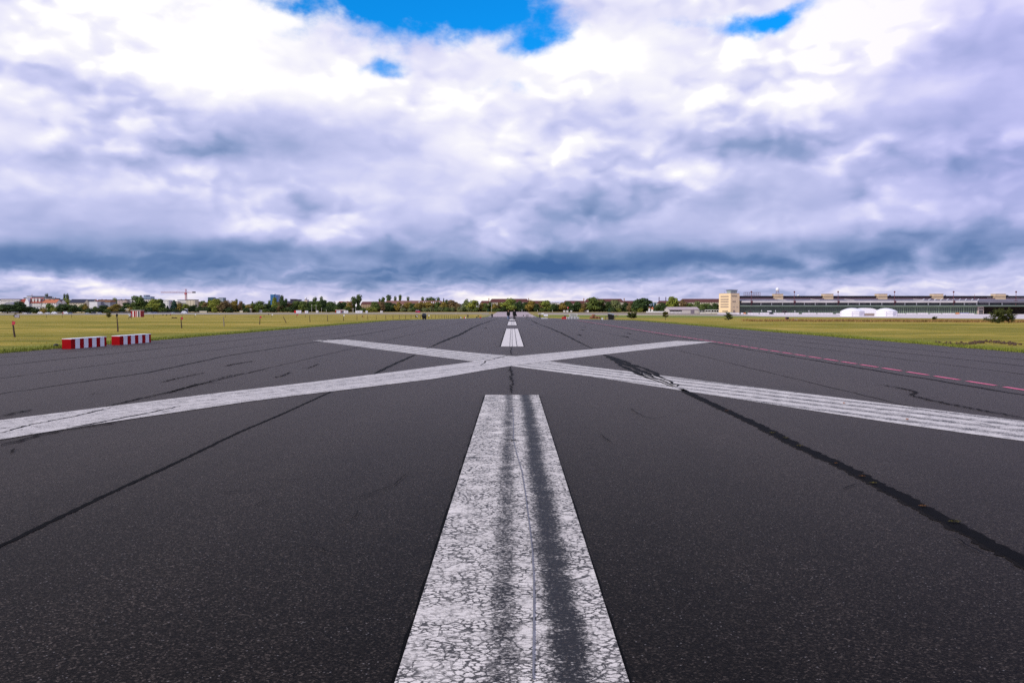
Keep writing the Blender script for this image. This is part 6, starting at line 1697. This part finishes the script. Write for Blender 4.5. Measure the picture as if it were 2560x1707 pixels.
    for i, (px, w, yt, yb, lab) in enumerate(((465, 8, 771.5, 774, 'white garden shed roof under the yellow bush left of the crane'), (626, 7, 771.5, 773.2, 'left pale garden hut among the gardens below the blue tower'), (652, 9, 774.5, 778, 'right pale garden hut with dark opening below the blue tower'), (604, 8, 776.6, 779, 'white low garden hut right of the notched slab'), (625, 6, 777, 779, 'tiny white garden table below the left pale hut'), (508, 20, 777.5, 780.5, 'long low pale garden wall right of the crane'), (579, 8, 777, 780.3, 'pale arched garden frame before the bushes'), (318, 14, 771.5, 774.5, 'flat white garden roof below the pinkish block'))):
        Z = ZF(px) - 2; k = mpp(Z); a = GX(px - w / 2, Z)
        r = thing('garden_hut', lab, 'hut', a, 0, 'garden huts in the allotments')
        h0, h1 = max(.1, hgt(yb, Z)), hgt(yt, Z)
        MB().box(0, w * k, -.2, 3, h1 - .5, h1).build('roof', PALE, r)
        MB().box(.15, w * k - .15, 0, 2.8, 0, h1 - .51).build('wall', CREAM if i % 2 else GREYW, r)
    for i, (px, yt) in enumerate(((1305, 774.8), (1343.5, 776.3), (1381, 776.5), (804.5, 771), (881.5, 772.2), (884, 772.2), (889.3, 772), (816.5, 776), (1229, 759.5), (780, 763), (791, 764))):
        Z = ZF(px) - 8; g = GX(px, Z)
        r = thing('light_pole', f'thin pale pole before the far trees, {nth(sorted([1305, 1343.5, 1381, 804.5, 881.5, 884, 889.3, 816.5, 1229, 780, 791]).index(px))} from the left', 'pole', g, 0, 'pale poles before the far trees')
        MB().tube((0, 0, 0), (0, 0, hgt(yt, Z)), .16, .1, 6).build('pole', PALE, r)
        MB().box(-.35, .35, -.15, .15, hgt(yt, Z) + .001, hgt(yt, Z) + .35).build('lamp', WHITE, r)
build_far_vehicles()

# ------------------------------------------------------------------ young trees and shrubs on the airfield, with denser foliage
def needle_tree(label, px, pyb, w, top, mat, seed, name='young_pine', shape='pine', cat='tree', group=None):
    rnd = random.Random(seed); g = G(px, pyb); Z = g.y; k = mpp(Z); W = w * k; Ht = hgt(top, Z)
    r = thing(name, label, cat, g, 0, group)
    mb = MB(); bm = bmesh.new()
    mb.tube((0, 0, -.05), (0, 0, Ht * .8), .03 * Ht, .008 * Ht, 8)
    n = 34 if shape != 'round' else 40
    for i in range(n):
        a = rnd.uniform(0, 6.283); t = rnd.uniform(0, 1)
        if shape == 'pine':
            h0 = Ht * (.04 + .62 * t); L = W * .5 * (1.05 - .55 * t) * rnd.uniform(.55, 1.12); up = .10 + .55 * t
        elif shape == 'tree':
            h0 = Ht * (.28 + .5 * t); L = W * .5 * math.sin(math.pi * (.25 + .62 * t)) * rnd.uniform(.6, 1.1); up = .35
        else:
            h0 = Ht * (.06 + .55 * t); L = W * .5 * rnd.uniform(.6, 1.05); up = .35
        tip = Vector((math.cos(a) * L, math.sin(a) * L, min(h0 + L * up * (1.3 if shape == 'pine' else 1), Ht * .97)))
        b0 = Vector((0, 0, h0))
        mb.tube(b0, tip, .008 * Ht, .003 * Ht, 5)
        for q in range(9):
            f = .35 + .65 * q / 8
            c = b0.lerp(tip, f) + Vector((0, 0, rnd.uniform(-.02, .05) * Ht))
            s = W * (.075 if shape == 'pine' else .085)
            cards(bm, (tuple(c), (s, s, s * .8)), 13, W * (.040 if shape == 'pine' else .05), rnd, .1, squash=.5 if shape == 'pine' else .9)
    for q in range(40):
        c = Vector((0, 0, Ht * (.55 + .42 * q / 40)))
        s = W * .05 * (1.6 - q / 40)
        cards(bm, (tuple(c), (s * 1.4, s * 1.4, s)), 6, W * .045, rnd, .1, squash=.5)
    mb.build('trunk', BARK, r)
    me = bpy.data.meshes.new('crown'); bm.to_mesh(me); bm.free(); me.materials.append(mat); link('crown', me, r)
NP = leaf_mat("young pine foliage", (.016, .026, .008), (.12, .13, .03))
DP = leaf_mat("dark young foliage", (.013, .020, .007), (.095, .115, .026))
needle_tree('left and taller-trunked pine of the pair on the right meadow', 2497, 807.8, 62, 769.5, NP, 3, group='young pines on the right meadow')
needle_tree('right pine of the pair on the right meadow', 2522, 807.5, 44, 767.5, NP, 9, group='young pines on the right meadow')
needle_tree('lone windswept dark pine before the yellow control tower', 1822, 800.6, 27, 779.2, DP, 5)
needle_tree('young round-crowned tree before the white shed', 1663.5, 799.8, 19, 776.8, leaf_mat("turning foliage", (.022, .026, .007), (.13, .12, .025)), 6, 'young_tree', 'tree')
needle_tree('round dark shrub right of the lidded tub', 1579.5, 797.6, 25, 778.4, DP, 7, 'shrub', 'round', 'shrub')
needle_tree('small dark bush on the pale apron edge at right', 2336.5, 800.0, 12, 789.5, DP, 8, 'shrub', 'round', 'shrub')
needle_tree('light green shrub in the left meadow left of the black-clad walker', 272, 794.6, 13, 779, leaf_mat("light shrub foliage", (.03, .035, .01), (.14, .14, .03)), 10, 'shrub', 'round', 'shrub')
needle_tree('small green shrub behind the grey board at far left', 38, 794.6, 8, 781, leaf_mat("light shrub foliage ", (.03, .035, .01), (.14, .14, .03)), 12, 'shrub', 'round', 'shrub')
g = G(36.5, 795); k = mpp(g.y)
r = thing('grey_board', 'low grey notice board in the far left meadow', 'board', g)
MB().box(0, 11.5 * k, 0, .08, .25, hgt(787, g.y)).build('panel', pm("lilac grey board", (.30, .28, .34), .7, .2, 1), r)
MB().box(.1, .25, .09, .2, 0, hgt(787.3, g.y)).box(11 * k - .2, 11 * k, .09, .2, 0, hgt(787.3, g.y)).build('legs', DKMET, r)

# ------------------------------------------------------------------ grass, soil
def blades(name, label, pts, hmin, hmax, mat, wid=.012):
    rnd = random.Random(len(pts)); bm = bmesh.new()
    for x, y in pts:
        z = gz(y); h = rnd.uniform(hmin, hmax); a = rnd.uniform(0, 6.283); w = wid * rnd.uniform(.6, 1.4)
        dx, dy = math.cos(a) * w, math.sin(a) * w
        lx, ly = rnd.uniform(-.5, .5) * h, rnd.uniform(-.5, .5) * h
        bm.faces.new([bm.verts.new(q) for q in ((x - dx, y - dy, z - .01), (x + dx, y + dy, z - .01), (x + lx, y + ly, z + h))])
    me = bpy.data.meshes.new(name); bm.to_mesh(me); bm.free(); me.materials.append(mat)
    tag(link(name, me), label, 'grass', kind='stuff')
def build_grass():
    rnd = random.Random(12)
    GM = leaf_mat("verge grass", (.065, .095, .012), (.24, .26, .04)); DM = leaf_mat("dry meadow grass", (.22, .18, .025), (.42, .33, .07)); RM = leaf_mat("reddish dry grass", (.12, .06, .022), (.40, .24, .095))
    pts = []
    for side in (-1, 1):
        e = -17.3 if side < 0 else 17.6
        for _ in range(26000):
            z = 22 + 120 * rnd.random() ** 1.9
            c = math.sin(z * 1.7) * .2 + math.sin(z * .53 + 1) * .25 + math.sin(z * 5.1) * .1
            x = e + side * (c * .35 + abs(rnd.gauss(0, 1)) * .55 - .02)
            pts.append((x, z))
    blades('verge_grass', 'ragged green grass growing along both runway edges', pts, .03, .12, GM, .013)
    pts = []
    cl = [(rnd.uniform(17.8, 75) * rnd.choice((-1, 1)), 24 + 85 * rnd.random() ** 1.5) for _ in range(2600)]
    for cx, cz in cl:
        s = rnd.uniform(.15, .8)
        for _ in range(22):
            pts.append((cx + rnd.gauss(0, s * 1.4), cz + rnd.gauss(0, s * .6)))
    pts = pts[::2]
    pts = [p for p in pts if abs(p[0]) > 18]
    blades('meadow_grass', 'sparse dry tufts in the airfield meadow', pts, .025, .075, DM, .010)
    pts = []
    for _ in range(15000):
        t = rnd.random(); px = 1860 + 900 * t
        by = 803.2 + (806.5 - 803.2) * t + 0.4 * math.sin(px * .05)
        g = G(px, by - 2.2 * rnd.random() ** 1.5)
        if rnd.random() < .35 + .65 * t: pts.append((g.x + rnd.gauss(0, .4), g.y))
    blades('dry_grass', 'band of tall reddish dry grass before the pale apron', pts, .12, .36, RM, .035)
    # turned soil at the right verge
    bm = bmesh.new()
    for _ in range(340):
        t = rnd.random(); px = 2335 + 210 * t
        g = G(px + rnd.gauss(0, 3), 858.5 + rnd.gauss(0, 1.9) + 2.5 * math.sin(px * .04))
        s = .02 + .075 * rnd.random() ** 2.5
        m = Matrix.Translation(g + Vector((0, 0, s * .25))) @ Matrix.Rotation(rnd.uniform(0, 6), 4, (rnd.random(), rnd.random(), rnd.random() + .1)) @ Matrix.Diagonal((s, s * rnd.uniform(.6, 1), s * rnd.uniform(.5, .9), 1))
        bmesh.ops.create_icosphere(bm, subdivisions=1, radius=1, matrix=m)
    me = bpy.data.meshes.new('turned_soil'); bm.to_mesh(me); bm.free(); me.materials.append(pm("turned soil", (.075, .045, .030), .95, .35, 4))
    tag(link('turned_soil', me), 'patch of dark turned soil clods on the right verge', 'soil', kind='stuff')
build_grass()
